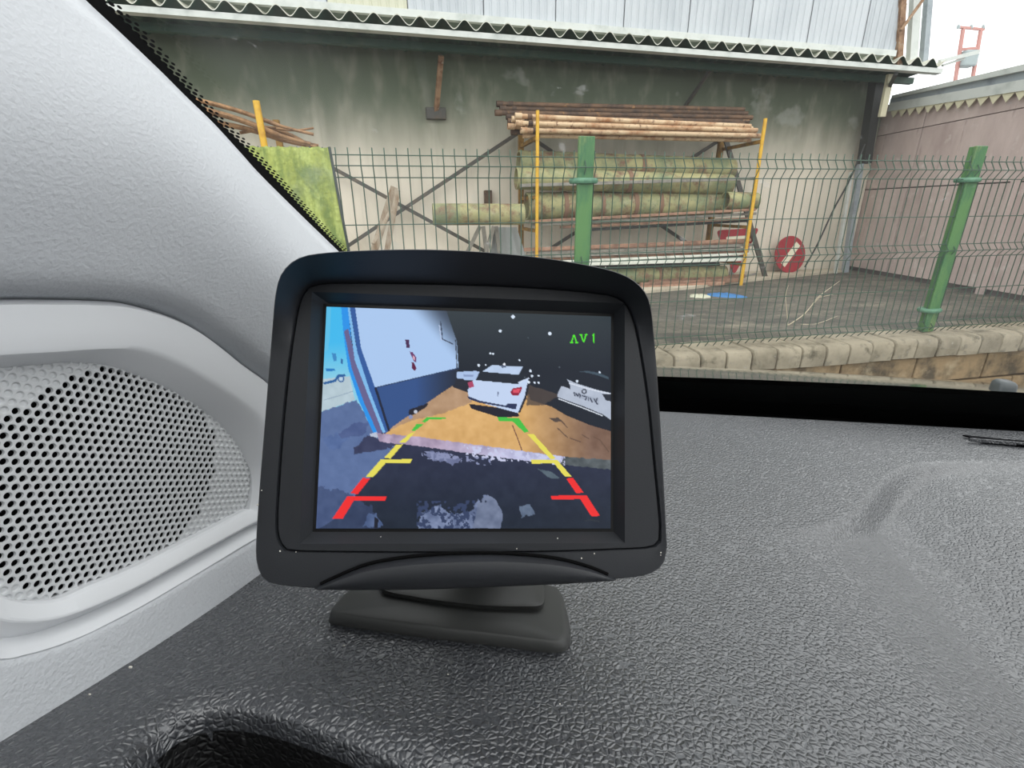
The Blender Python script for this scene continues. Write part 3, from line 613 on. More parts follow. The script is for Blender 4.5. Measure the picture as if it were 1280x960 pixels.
# ---- windscreen
ws = thing('windscreen', 'raked car windscreen with black dotted border over the dashboard', 'windscreen', car(.3, .43, -.165))
def wp(X, h_, off=0.): return car(X, h_, .15-WK*h_)+WNu*off
m_ = MB(); nx_, ny_ = 12, 10; gl = [[wp(X, h_, .004) for X in np.linspace(-.165, 1.3, nx_)] for h_ in np.linspace(.46, -.40, ny_)]
m_.loft(gl, False)
def glass():
    m = bpy.data.materials.new('windscreen_glass'); m.use_nodes = True; t = m.node_tree; N = t.nodes; L = t.links
    N.remove(N['Principled BSDF']); out = N['Material Output']
    tr = N.new('ShaderNodeBsdfTransparent'); tr.inputs[0].default_value = (.97, .985, .975, 1)
    gl = N.new('ShaderNodeBsdfGlossy'); gl.inputs['Roughness'].default_value = .0
    fr = N.new('ShaderNodeFresnel'); fr.inputs['IOR'].default_value = 1.35
    mx = N.new('ShaderNodeMixShader'); L.new(fr.outputs[0], mx.inputs[0]); L.new(tr.outputs[0], mx.inputs[1]); L.new(gl.outputs[0], mx.inputs[2])
    df = N.new('ShaderNodeBsdfTranslucent'); df.inputs[0].default_value = (.8, .8, .8, 1)
    co = N.new('ShaderNodeTexCoord'); n1 = N.new('ShaderNodeTexNoise'); n1.inputs['Scale'].default_value = 55; n1.inputs['Detail'].default_value = 8; n1.inputs['Roughness'].default_value = .7; L.new(co.outputs['Object'], n1.inputs[0])
    mr = N.new('ShaderNodeMapRange'); mr.inputs[1].default_value = .64; mr.inputs[2].default_value = .78; mr.inputs[3].default_value = .012; mr.inputs[4].default_value = .3; L.new(n1.outputs[0], mr.inputs[0])
    m2 = N.new('ShaderNodeMixShader'); L.new(mr.outputs[0], m2.inputs[0]); L.new(mx.outputs[0], m2.inputs[1]); L.new(df.outputs[0], m2.inputs[2]); L.new(m2.outputs[0], out.inputs[0])
    return m
pane = build(m_, 'glass_pane', glass(), ws, fix=False)
me = pane.data
if Vector(me.polygons[0].normal).dot(Vector(WNu)) > 0: me.flip_normals()
# black border printed along the pillar and along the bottom
edge = [(40, -66), (107, 0), (200, 88), (267, 154), (333, 226), (420, 311), (520, 405)]
outer = [(66, -62), (128, 0), (183, 55), (257, 137), (313, 191), (424, 309), (524, 403)]
ex = crom([V(x-25, y+25) for x, y in edge], 8); ox = crom([V(x, y) for x, y in outer], 8)
m_ = MB(); m_.loft([[wnd(*p, -.0005) for p in ex], [wnd(*p, -.0005) for p in ox]], False); m_.loft([[wnd(*p, .003) for p in ex], [wnd(*p, .003) for p in ox]], False); build(m_, 'side_border', MAT['border_gap_black'], ws, fix=False)
al = [(600, 468), (831, 475), (964, 480), (1120, 487), (1280, 496), (1500, 510)]
bl_ = [(600, 489), (831, 497), (1035, 505), (1280, 521), (1500, 536)]
def wline(pts): return [tocar(wnd(*p)) for p in pts]
A_ = wline(al); xs = np.linspace(-.14, 1.2, 60); ha = np.interp(xs, [p[0] for p in A_], [p[1] for p in A_])
B_ = wline(bl_); hb = np.interp(xs, [p[0] for p in B_], [p[1] for p in B_])
m_ = MB(); m_.loft([[wp(x, h_, -.0008) for x, h_ in zip(xs, ha)], [wp(x, h_, -.0008) for x, h_ in zip(xs, hb)]], False); m_.loft([[wp(x, h_, .003) for x, h_ in zip(xs, ha)], [wp(x, h_, .003) for x, h_ in zip(xs, hb)]], False); build(m_, 'lower_border', MAT['frit'], ws, fix=False)
m_ = MB(); m_.loft([[wp(x, h_-.002, -.001) for x, h_ in zip(xs, hb)], [wp(x, h_+.035, -.001) for x, h_ in zip(xs, hb)], [car(x, .42, -.215) for x in xs], [car(x, .352, -.215) for x in xs]], False); build(m_, 'unlit_gap_sheet', MAT['border_gap_black'], ws, fix=False)  # black sheet standing in for the unlit gap below the border
# dots of the border
b = MB(); ol = [wnd(*p) for p in crom([V(x, y) for x, y in outer], 60)]
cum = [0]
for i in range(1, len(ol)): cum.append(cum[-1]+np.linalg.norm(ol[i]-ol[i-1]))
def along(d):
    i = min(max(np.searchsorted(cum, d), 1), len(ol)-1); t = (d-cum[i-1])/(cum[i]-cum[i-1]); return ol[i-1]+(ol[i]-ol[i-1])*t, (ol[i]-ol[i-1])/np.linalg.norm(ol[i]-ol[i-1])
d = 0.; k = 0
while d < cum[-1]:
    p, tg = along(d); nx = np.cross(tg, WNu); nx = nx if nx@HX > 0 else -nx
    for r_, (off, rad) in enumerate(((.0004, .00092), (.0020, .0008), (.0035, .0006))):
        if r_ % 2 == k % 2 or True:
            pp = p+tg*(.0012 if r_ % 2 else 0)+nx*off
            b.add([pp-WNu*.0004+tg*rad*math.cos(a)+nx*rad*math.sin(a) for a in np.linspace(0, 2*math.pi, 9)[:-1]], [tuple(range(8))])
    d += .0024; k += 1
build(b, 'border_dots', MAT['border_gap_black'], ws, kind='stuff', fix=False)

# ---- roof over the cabin
m_ = MB(); rings = []
for h_, z_ in ((-.40, .44), (-.55, .49), (-.9, .52), (-1.5, .50), (-2.1, .42), (-2.35, .2), (-2.45, -.9)):
    rings.append([car(X, h_, z_-.06*((X-.55)/.75)**4) for X in np.linspace(-.22, 1.32, 14)])
m_.loft(rings, False); m_.loft([[p+EZ*.03-HY*.02 for p in r_] for r_ in rings], False); cr_ = thing('cabin_shell', 'headliner and unseen light-blocking door cards of the car cabin behind the windscreen', 'cabin', car(.55, -1.2, .4)); build(m_, 'headliner', MAT['headliner'], cr_, smooth=80, fix=False)
for X in (-.26, 1.34):
    m_ = MB(); m_.box(car(X, -1.3, -.5), (.05, 2.2, .95), (HX, HY, EZ)); build(m_, 'door_card_blocker', MAT['stand_plastic'], cr_, bevel=.02)  # unseen door cards, added to block light reaching the dash hollow

# ---- dashboard
def smax(a, b_, k): h_ = np.clip(.5+.5*(a-b_)/k, 0, 1); return b_+(a-b_)*h_+k*h_*(1-h_)
def dz0(h_): return smax(-.0996-.3*h_, -.1345-.03*h_, .016)
def seg_dist(X, H, P):
    best = np.full(X.shape, 1e9); side = np.zeros(X.shape); par = np.zeros(X.shape); bqx = np.zeros(X.shape); bqy = np.zeros(X.shape)
    for i in range(len(P)-1):
        ax, ay = P[i]; bx, by = P[i+1]; dx, dy = bx-ax, by-ay; L2 = dx*dx+dy*dy
        t = np.clip(((X-ax)*dx+(H-ay)*dy)/L2, 0, 1); qx, qy = ax+t*dx, ay+t*dy; dd = np.hypot(X-qx, H-qy); cr = dx*(H-ay)-dy*(X-ax)
        u = dd < best; best = np.where(u, dd, best); side = np.where(u, np.sign(cr), side); par = np.where(u, i+t, par); bqx = np.where(u, qx, bqx); bqy = np.where(u, qy, bqy)
    global QX, QY
    QX, QY = bqx, bqy
    return best, side, par
xs = np.concatenate([np.arange(-.1395, .0, .0011), np.arange(.0, .40, .0018), np.linspace(.40, 1.15, 90)])
ts = np.concatenate([np.linspace(0, .40, 150, endpoint=False), np.linspace(.40, 1, 170)])
XX, TT = np.meshgrid(xs, ts)
HE = .353+.067*np.clip(XX, -.2, .45); H0 = -.02
HH = H0+(HE-H0)*TT
# hollow towards the instruments at the near left
rc = crom([V(*tocar(d1(x, y))[:2]) for x, y in [(90, 1040), (150, 962), (185, 918), (225, 893), (270, 883), (330, 890), (400, 912), (455, 934), (530, 964), (640, 1010), (800, 1100)]], 5)
for _ in range(2):
    bd, sd_, pr = seg_dist(XX, HH, [tuple(p) for p in rc])
    gxx, ghh = QX, QY; ins = np.where(sd_ < 0, bd, -bd); dlt = .0009-ins; mk = (np.abs(dlt) < .00062) & (bd > 1e-5) & (_ == 0)
    nx_, nh_ = (XX-gxx)/np.maximum(bd, 1e-6)*np.sign(ins), (HH-ghh)/np.maximum(bd, 1e-6)*np.sign(ins)
    XX = np.where(mk, XX+nx_*dlt, XX); HH = np.where(mk, HH+nh_*dlt, HH)
ins = np.where(sd_ < 0, bd, -bd); INS = ins; ZZ = dz0(HH)
ZZ = ZZ-.075*sstep(-.0012, .011, ins)-.002*sstep(-.008, 0.001, ins)
# soft S-shaped step at the right
sc_px = [(860, 652), (940, 660), (985, 662), (1030, 657), (1065, 645), (1090, 622), (1110, 600), (1135, 584), (1170, 578), (1230, 577), (1300, 578), (1420, 584)]
am = [0, .0002, .0008, .0025, .0065, .0115, .0125, .0090, .0045, .0022, .0016, .001]
sp_c = crom([V(*tocar(d2(x, y))[:2]) for x, y in sc_px], 5)
bd, sd_, pr = seg_dist(XX, HH, [tuple(p) for p in sp_c])
cx_ = [p[0] for p in sp_c]; assert all(b_ > a_ for a_, b_ in zip(cx_, cx_[1:])); amp_ = np.interp(XX, cx_, np.interp(np.arange(len(cx_))/5., range(len(am)), am)); ins = np.where(sd_ < 0, bd, -bd)
ZZ = ZZ-amp_*sstep(-.002, .009, ins)*(1-sstep(.06, .34, ins))*(1-.0)
# rolled far edge
ZZ = ZZ-.012*np.clip((TT-.985)/.015, 0, 1)**2
n0, n1 = XX.shape
P = CAM[None, None, :]+XX[..., None]*HX+HH[..., None]*HY+ZZ[..., None]*EZ
m_ = MB(); m_.v = [tuple(p) for p in P.reshape(-1, 3).tolist()]
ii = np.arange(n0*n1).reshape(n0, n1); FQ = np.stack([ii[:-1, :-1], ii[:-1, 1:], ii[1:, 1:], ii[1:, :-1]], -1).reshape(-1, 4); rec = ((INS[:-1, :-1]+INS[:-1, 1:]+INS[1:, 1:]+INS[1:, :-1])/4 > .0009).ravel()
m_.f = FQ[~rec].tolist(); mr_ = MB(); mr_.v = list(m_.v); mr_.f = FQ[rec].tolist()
fl = [tuple(P[-1, j]) for j in range(n1)]; m_.add(fl+[tuple(V(*p)-EZ*.07) for p in fl], [(j, j+1, n1+j+1, n1+j) for j in range(n1-1)])
nl = [tuple(P[0, j]) for j in range(n1)]; m_.add(nl+[tuple(V(*p)-EZ*.30-HY*.03) for p in nl], [(j, j+1, n1+j+1, n1+j) for j in range(n1-1)])
da = thing('dashboard', 'dark grey grained leather-look dashboard top sweeping under the windscreen', 'dashboard', car(.2, .15, -.14))
build(m_, 'dash_top', MAT['dash_leather'], da, smooth=80, fix=False)
used = sorted({i for f_ in mr_.f for i in f_}); rm_ = {i: k for k, i in enumerate(used)}; mr_.v = [mr_.v[i] for i in used]; mr_.f = [tuple(rm_[i] for i in f_) for f_ in mr_.f]
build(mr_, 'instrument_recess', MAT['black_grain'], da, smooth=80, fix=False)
# defroster slot at the far right
vt = [d2(1203, 545, .0008), d2(1262, 551, .0008), d2(1330, 556, .0008), d2(1330, 563, .0008), d2(1230, 553, .0008)]
m_ = MB(); m_.prism(vt, EZ*.001); dv_ = build(m_, 'defroster_slot', MAT['vent_black'], da)
m_ = MB(); m_.bar(d2(1212, 549.5, .002), d2(1330, 559.5, .002), .0011, .002); build(m_, 'slat', MAT['dash_leather'], dv_)
# rim of the instruments inside the hollow
m_ = MB(); m_.tube(crom([d1(x, y, -.045) for x, y in [(170, 1040), (222, 985), (262, 955), (300, 944), (345, 948), (400, 968), (480, 1010)]], 6), .004, 8); build(m_, 'instrument_rim', MAT['monitor_black'], da, smooth=True)
# crumbs on the dash
b = MB()
for x, y, r_ in ((163, 834, .0009), (112, 868, .0006), (430, 807, .0005), (560, 843, .0004), (845, 803, .0005), (880, 722, .0005), (700, 880, .0004)):
    c = d1(x, y, .002) if y > 760 else d1(x, y, .003); b.box(c, (r_*.8, r_*.5, r_*.5))
build(b, 'crumbs', MAT['dust'], da, kind='stuff')

# ---- pillar trim
seam_px = [(-260, 380), (-100, 374), (0, 373), (117, 374), (170, 379), (203, 387), (237, 402), (270, 425), (303, 450), (327, 471), (400, 532), (470, 600)]
edge_px = [(-40, -146), (20, -86), (60, -46), (107, 0), (155, 45), (200, 88), (232, 120), (267, 154), (300, 190), (333, 226), (420, 311), (520, 405)]
sm_ = crom([V(*p) for p in seam_px], 8); eg = crom([V(*p) for p in edge_px], 8)
rings = []; nt_ = 60
for k in range(nt_+1):
    t = k/nt_; row = []
    for i, (a, e) in enumerate(zip(sm_, eg)):
        p = a+(e-a)*t
        off = .0095*(1-math.exp(-t/.025))-.0045 + .012*math.sin(math.pi*min(t*1.02, 1.))**1.3 - .005*sstep(.85, 1.0, t)
        row.append(trim(*p)+TNu*off)
    ext_ = []                                                      # the trim runs on up the pillar and back to the door
    for g_ in (3, 2, 1):
        s3 = trim(*sm_[0])-HY*.10*g_; dr = trim(*eg[0])-trim(*eg[8]); e3 = trim(*eg[0])+dr/np.linalg.norm(dr)*.16*g_
        ext_.append(s3+(e3-s3)*t+(row[0]-trim(*(sm_[0]+(eg[0]-sm_[0])*t))))
    row = ext_+row
    rings.append(row)
m_ = MB(); m_.loft([[p-TNu*.006 for p in rings[0]]]+rings+[[p-TNu*.012 for p in rings[-1]]], False)
pt_ = thing('pillar_trim', 'light grey grained windscreen pillar trim above the speaker', 'pillar trim', trim(150, 250))
build(m_, 'trim_panel', MAT['pillar_plastic'], pt_, smooth=80, fix=False)

# ---- speaker panel
sp = thing('speaker_panel', 'light grey moulded speaker housing in the dashboard corner', 'speaker', trim(150, 700))
k0 = [(-150, 600), (-120, 510), (-60, 474), (0, 464), (70, 457), (120, 454), (170, 462), (230, 487), (280, 520), (312, 555), (330, 592), (326, 634), (315, 641), (250, 676), (180, 712), (128, 734), (92, 750), (60, 754), (34, 752), (0, 738), (-60, 705), (-125, 660)]
k1 = [(-180, 600), (-150, 490), (-70, 452), (0, 444), (67, 440), (133, 436), (180, 438), (228, 456), (287, 492), (330, 530), (350, 585), (345, 640), (315, 656), (250, 692), (180, 731), (128, 755), (92, 769), (62, 776), (34, 777), (0, 772), (-70, 745), (-150, 690)]
k2 = [(-250, 600), (-240, 420), (-100, 383), (0, 381), (60, 381), (115, 382), (168, 387), (236, 410), (300, 457), (345, 497), (375, 580), (355, 640), (315, 666), (250, 704), (180, 744), (128, 770), (95, 783), (62, 795), (30, 801), (-5, 800), (-90, 780), (-200, 720)]
k3 = [(-260, 600), (-250, 410), (-100, 376), (0, 374), (60, 374), (117, 375), (170, 380), (239, 404), (304, 451), (350, 490), (385, 575), (365, 650), (315, 675), (250, 714), (180, 755), (128, 782), (103, 794), (66, 808), (30, 818), (-5, 823), (-100, 815), (-220, 770)]
top_ = [0, 1, 2, 3, 4, 5, 6, 7, 8, 9]; wt = [.7, 1, 1, 1, 1, 1, 1, 1, 1, 1, .6, .2]+[0]*9+[.3]
dp = [(-.0072, -.0045), (.0000, -.0012), (.0012, -.0055), (-.0035, .0004)]     # (upper side, lower side) depths
def ringcurve(kk, d):
    q = [V(x, y, d[0]*w_+d[1]*(1-w_)) for (x, y), w_ in zip(kk, wt)]
    return [trim(p[0], p[1])+TNu*p[2] for p in crom(q, 10, True)]
C0, C1, C2, C3 = (ringcurve(k_, d) for k_, d in zip((k0, k1, k2, k3), dp))
def mid(a, b_, t, off=0): return [p*(1-t)+q*t+TNu*off for p, q in zip(a, b_)]
m_ = MB(); m_.loft([[p-TNu*.004 for p in C0], C0, mid(C0, C1, .12, .0006), mid(C0, C1, .88, .0003), C1, mid(C1, C2, .1, .0003), mid(C1, C2, .5, .0001), mid(C1, C2, .93, .0001), C2, mid(C2, C3, .5, .0002), mid(C2, C3, .8, .0004), C3, [p-TNu*.008 for p in C3]], True)
build(m_, 'surround', MAT['trim_smooth'], sp, smooth=24, fix=False)
# grained strip below, down to the dash
top_l = [(-320, 790), (-220, 775), (-100, 818), (-5, 826), (66, 811), (128, 785), (180, 758), (250, 717), (320, 676), (400, 625), (480, 580)]
bot_l = [(-320, 1150), (-220, 1080), (-100, 995), (0, 935), (80, 888), (130, 858), (180, 827), (250, 785), (330, 735), (410, 690), (490, 650)]
a_ = crom([V(*p) for p in top_l], 8); b_ = crom([V(*p) for p in bot_l], 8)
m_ = MB(); m_.loft([[trim(p[0], p[1]-4, -.0006) for p in a_], [trim(*p, .0003) for p in a_]]+[[trim(*(p*(1-t)+q*t), .0006) for p, q in zip(a_, b_)] for t in (.1, .4, .7, 1., 1.15)], False)
build(m_, 'lower_strip', MAT['trim_grain'], sp, smooth=60, fix=False)
qz = CAM-.138*HX; m_ = MB(); pl_ = [qz+HY*h_+EZ*z_-HX*.05*z_-TNu*.017 for h_, z_ in ((-.42, -.30), (.20, -.30), (.20, -.075), (.145, -.060), (.12, -.030), (.09, -.016), (-.42, -.016))]
m_.prism(pl_, -TNu*.006); build(m_, 'backing_board', MAT['trim_grain'], sp)
# perforated grille: real holes on a hexagonal lattice, blind dimples round the edge
GO = -.0066; org = trim(120, 600, GO)
gx = HY-TNu*(HY@TNu); gx /= np.linalg.norm(gx); gy = np.cross(TNu, gx); gy = gy if gy[2] > 0 else -gy
def g2(x, y): q = trim(x, y, GO)-org; return (q@gx, q@gy)
out_p = [g2(p[0], p[1]) for p in crom([V(*p) for p in k0], 6, True)]
opn = [g2(*p) for p in [(-60, 640), (-40, 560), (8, 522), (60, 487), (100, 466), (150, 452), (205, 466), (245, 496), (270, 545), (270, 590), (252, 638), (222, 675), (180, 703), (120, 737), (60, 748), (0, 728), (-40, 690)]]
cxo = sum(p[0] for p in out_p)/len(out_p); cyo = sum(p[1] for p in out_p)/len(out_p)
outb = [(cxo+(p[0]-cxo)*1.06, cyo+(p[1]-cyo)*1.07) for p in out_p]
pt2 = .00235; dx_ = pt2*math.sqrt(3)/2
xmin, xmax = min(p[0] for p in outb), max(p[0] for p in outb); ymin, ymax = min(p[1] for p in outb), max(p[1] for p in outb)
vidx = {}; vs = []; fs = []
def vert(x, y, z, share=True):
    if share:
        key = (round(x*2e6/10), round(y*2e6/10))
        if key in vidx: return vidx[key]
        vidx[key] = len(vs)
    vs.append(org+gx*x+gy*y+TNu*z); return len(vs)-1
c_i = 0; x = xmin; nh = 0
while x < xmax:
    y = ymin+(pt2/2 if c_i % 2 else 0)
    while y < ymax:
        if inpoly(np.array([x]), np.array([y]), outb)[0]:
            R_ = pt2/math.sqrt(3); cor = []
            for k in range(6):
                a0, a1 = math.radians(60*k), math.radians(60*k+60)
                p0 = (x+R_*math.cos(a0), y+R_*math.sin(a0)); p1 = (x+R_*math.cos(a1), y+R_*math.sin(a1))
                cor += [p0, ((p0[0]+p1[0])/2, (p0[1]+p1[1])/2)]
            op = inpoly(np.array([x]), np.array([y]), opn)[0]; rad = pt2*(.36 if op else .36)
            o_i = [vert(*p, 0) for p in cor]; ang = [math.radians(30*k) for k in range(12)]
            r1 = [vert(x+rad*1.08*math.cos(a), y+rad*1.08*math.sin(a), -.00008, False) for a in ang]
            zd = -.0008 if op else -.0005
            r2 = [vert(x+rad*math.cos(a), y+rad*math.sin(a), -.0003, False) for a in ang]
            r3 = [vert(x+rad*(.95 if op else .7)*math.cos(a), y+rad*(.95 if op else .7)*math.sin(a), zd, False) for a in ang]
            for A2, B2 in ((o_i, r1), (r1, r2), (r2, r3)):
                for k in range(12): fs.append((A2[k], A2[(k+1) % 12], B2[(k+1) % 12], B2[k]))
            if not op: fs.append(tuple(r3))
            nh += 1
        y += pt2
    x += dx_; c_i += 1
m_ = MB(); m_.v = [tuple(float(q) for q in v) for v in vs]; m_.f = fs
build(m_, 'grille', MAT['grille_plastic'], sp, smooth=35, fix=False)
print('grille holes', nh)
m_ = MB(); m_.prism([org+gx*p[0]+gy*p[1]-TNu*.0035 for p in outb], -TNu*.001); build(m_, 'speaker_cone', MAT['void'], sp)

# ================================================================== MONITOR
MC = CAM+V(-.0128, .131, -.0587); mu = V(.9966, .0606, -.0560); mv = V(.0259, .4140, .9099)
mu /= np.linalg.norm(mu); mv -= mu*(mv@mu); mv /= np.linalg.norm(mv); mw_ = np.cross(mu, mv)
def mon(x, y, wd=0.): return hit(x, y, MC+mw_*wd, mw_)
def ml(p): q = np.asarray(p)-MC; return V(q@mu, q@mv, q@mw_)
def mp_(u, v, wd): return MC+mu*u+mv*v+mw_*wd
mo = thing('reversing_monitor', 'small black reversing camera monitor on a stand on the dashboard', 'monitor', d1(600, 770))
# outline (front rim), traced at the depth of the rim
ol_px = [(322, 715), (318, 690), (322, 620), (330, 520), (338, 420), (343, 365), (352, 338), (372, 321), (405, 314.5), (470, 311), (540, 310.5), (610, 314), (680, 321), (740, 331), (775, 340), (798, 353), (813, 375), (819, 420), (825, 500), (830, 580), (834, 660), (835, 688), (828, 709), (808, 720), (770, 725), (690, 730), (590, 734), (490, 736.5), (400, 736.5), (345, 732), (330, 726)]
def wrim(y): return .004+.0125*float(sstep(470, 330, y)) if False else .004+.0125*float(1-sstep(325, 440, np.array(y)))
oc = crom([V(*p) for p in ol_px], 6, True)
rim = [ml(mon(p[0], p[1], wrim(p[1]))) for p in oc]
cen2 = V(np.mean([p[0] for p in rim]), np.mean([p[1] for p in rim]), 0)
def scaled(ring, sx_, sy_, dw, setw=None, dv=0.):
    return [mp_(cen2[0]+(p[0]-cen2[0])*sx_, cen2[1]+(p[1]-cen2[1])*sy_+dv, (p[2]+dw) if setw is None else setw) for p in ring]
# inner panel outline
ip_px = [(352, 686), (344, 664), (346, 610), (351, 540), (359, 460), (369, 392), (377, 366), (392, 354), (440, 352), (520, 353), (600, 355), (680, 359), (740, 364), (772, 370), (788, 384), (799, 420), (812, 500), (820, 580), (826, 640), (827, 668), (820, 684), (770, 688), (680, 691), (590, 692), (500, 692), (400, 691), (365, 690)]
ii_ = crom([V(*p) for p in ip_px], 6, True)
# resample both to the same count by angle
def resamp(ring, n=180):
    a = np.array([math.atan2(p[1]-cen2[1], (p[0]-cen2[0])*.8) for p in ring]); o_ = np.argsort(a); a = a[o_]; R_ = np.array(ring)[o_]
    aa = np.linspace(-math.pi, math.pi, n, endpoint=False)
    return [V(*[np.interp(t, np.concatenate([a-2*math.pi, a, a+2*math.pi]), np.tile(R_[:, k], 3)) for k in range(3)]) for t in aa]
rim = resamp(rim); inn = resamp([ml(mon(p[0], p[1], .0035)) for p in ii_])
W3 = lambda ring, dw=0., s_=1.: [mp_(cen2[0]+(p[0]-cen2[0])*s_, cen2[1]+(p[1]-cen2[1])*s_, p[2]+dw) for p in ring]
lerp = lambda a, b_, t: [p*(1-t)+q*t for p, q in zip(a, b_)]
BK = -.022
rings = [scaled(rim, .70, .66, 0, BK), scaled(rim, .84, .80, 0, BK+.001), scaled(rim, .93, .90, 0, BK+.005), scaled(rim, .985, .975, 0, BK+.013)]
rings += [W3(rim, -.0045, 1.0), W3(rim, -.0018, 1.0), W3(rim, -.0005, .997), W3(rim, 0, .990)]
rings += [W3(lerp(rim, inn, .35), .0002), W3(lerp(rim, inn, .80), .0001), W3(lerp(rim, inn, .95), 0.), W3(inn, 0), W3(inn, -.0012, .996)]
m_ = MB(); m_.loft(rings, True, False); m_.f.append(tuple(range(len(rings[0])))[::-1])
hs_ = build(m_, 'housing', MAT['monitor_plastic'], mo, smooth=38, fix=False)
# face plate with bevelled window
SW, SH = .0863, .0863*3/4
def rect(w2, h2, wd, n=180):
    pts = []
    for p in inn:
        a = math.atan2(p[1]-cen2[1]*1., p[0]); u, v = p[0], p[1]
        t = min(w2/abs(u) if u else 9e9, h2/abs(v) if v else 9e9); pts.append((u*t, v*t))
    for sx_ in (-1, 1):                                            # snap the nearest samples onto the corners
        for sy_ in (-1, 1):
            k = min(range(len(pts)), key=lambda i: (pts[i][0]-sx_*w2)**2+(pts[i][1]-sy_*h2)**2); pts[k] = (sx_*w2, sy_*h2)
    return [mp_(u, v, wd) for u, v in pts]
hw, hh = SW/2, SH/2
m_ = MB(); m_.loft([W3(inn, -.0012, .996), W3(inn, -.0003, .985), rect(hw+.0032, hh+.0034, .0032)], True); build(m_, 'face_plate', MAT['monitor_plastic'], mo, smooth=30, fix=False)
m_ = MB(); m_.loft([rect(hw+.0032, hh+.0034, .0032), rect(hw+.0010, hh+.0010, -.0008)], True); build(m_, 'window_bevel', MAT['monitor_plastic'], mo, smooth=30, fix=False)
m_ = MB(); m_.loft([rect(hw+.0010, hh+.0010, -.0008), rect(hw, hh, -.0007)], True); build(m_, 'screen_border', MAT['monitor_black'], mo, fix=False)
# lip along the bottom
lp_top = [(393, 735), (420, 722), (460, 706), (510, 697), (570, 692.5), (630, 692.5), (690, 698), (735, 709), (770, 724)]
lp_bot = [(393, 736), (420, 736.5), (460, 736.8), (510, 736.5), (570, 735), (630, 732.5), (690, 730), (735, 727.5), (770, 725)]
a_ = crom([V(*p) for p in lp_top], 8); b_ = crom([V(*p) for p in lp_bot], 8); rings = []; wl = .0043
for t in (0, .03, .07, .13, .3, .5, .7, .85, .95, 1.0):
    row = []
    for i, (p, q) in enumerate(zip(a_, b_)):
        e = math.sin(math.pi*i/(len(a_)-1))**.5; x_ = p*(1-t)+q*t
        row.append(mon(x_[0], x_[1], wl)+mw_*(e*float(np.interp(t, [0, .03, .07, .13, .3, .5, .7, .85, .95, 1], [-.0014, .0008, .0030, .0040, .0046, .0046, .0040, .0030, .0018, 0]))))
    rings.append(row)
rings.append([mon(q[0], q[1], wl)-mw_*.004 for q in b_])
m_ = MB(); m_.tube([mon(p[0], p[1]-1.2, .0047) for p in a_[3:-3]], .00045, 6); build(m_, 'lip_gap_shade', MAT['void'], mo)  # raised black tube drawn for the shadow in the gap above the lip
m_ = MB(); m_.loft(rings, False); build(m_, 'bottom_lip', MAT['monitor_plastic'], mo, smooth=35, fix=False)
# dust specks on the frame
b = MB(); rg = random.Random(3)
for x, y in [(476, 671), (697, 673), (646, 686), (727, 698), (826, 691), (826, 694), (697, 712), (489, 723), (506, 734), (327, 613), (322, 631), (605, 714), (639, 713), (757, 334), (350, 689), (370, 690), (743, 692)]:
    p = mon(x, y, .0068 if (690 < y < 736 and 420 < x < 740) else .0048); r_ = rg.uniform(.00018, .00036); b.box(p, (r_, r_, r_))
build(b, 'dust_specks', MAT['dust'], mo, kind='stuff')
# ---- stand
def ringz(pts, off): return [d1(x, y, off) for x, y in pts]
bp = [(411, 780), (440, 786), (500, 795), (560, 803), (620, 810), (670, 817), (695, 819), (709, 816), (715, 807), (716, 790), (712, 760), (704, 730), (690, 712), (560, 706), (480, 712), (450, 728), (432, 748), (418, 765)]
bt = [(416, 764), (442, 770), (500, 778), (560, 786), (620, 793), (668, 799), (690, 801), (702, 798), (706, 790), (706, 774), (702, 748), (695, 722), (682, 706), (560, 698), (485, 704), (458, 718), (440, 735), (424, 750)]
cbp = crom([V(*p) for p in bp], 5, True); cbt = crom([V(*p) for p in bt], 5, True)
R1 = [d1(p[0], p[1], .0006) for p in cbp]; RM = [d1(p[0]*.75+q[0]*.25, p[1]*.75+q[1]*.25, .003) for p, q in zip(cbp, cbt)]; R2 = [d1(p[0], p[1], .0062) for p in cbt]
cc = sum(R2)/len(R2)
m_ = MB(); m_.loft([R1, RM, [p*.35+q*.65+EZ*.0006 for p, q in zip(RM, R2)], R2, [cc+(p-cc)*.97+EZ*.0004 for p in R2], [cc+(p-cc)*.5+EZ*.001 for p in R2]], True, True); build(m_, 'stand_base', MAT['stand_plastic'], mo, smooth=50)
tt = [(478, 742), (520, 752), (560, 758), (610, 763), (655, 764), (674, 763), (680, 757), (680, 738), (676, 715), (600, 702), (520, 708), (485, 722)]
ct = crom([V(*p) for p in tt], 5, True); T1 = [d1(p[0], p[1], .0066) for p in ct]; T2 = [d1(p[0], p[1]-6, .0092) for p in ct]; cc = sum(T2)/len(T2)
m_ = MB(); m_.loft([T1, [p*.3+q*.7+EZ*.0004 for p, q in zip(T1, T2)], T2, [cc+(p-cc)*.9+EZ*.0008 for p in T2]], True, True); build(m_, 'pedestal', MAT['stand_plastic'], mo, smooth=50)
nb = cc+HY*.016-EZ*.003; nk = mp_(0, -.025, BK-.004)
m_ = MB(); m_.tube(crom([nb-EZ*.004, nb+EZ*.008+HY*.012, nk-mv*.012-mw_*.003, nk+mw_*.004], 6), [.012]*6+[.011]*6+[.010]*7, 18); build(m_, 'neck', MAT['stand_plastic'], mo, smooth=60)
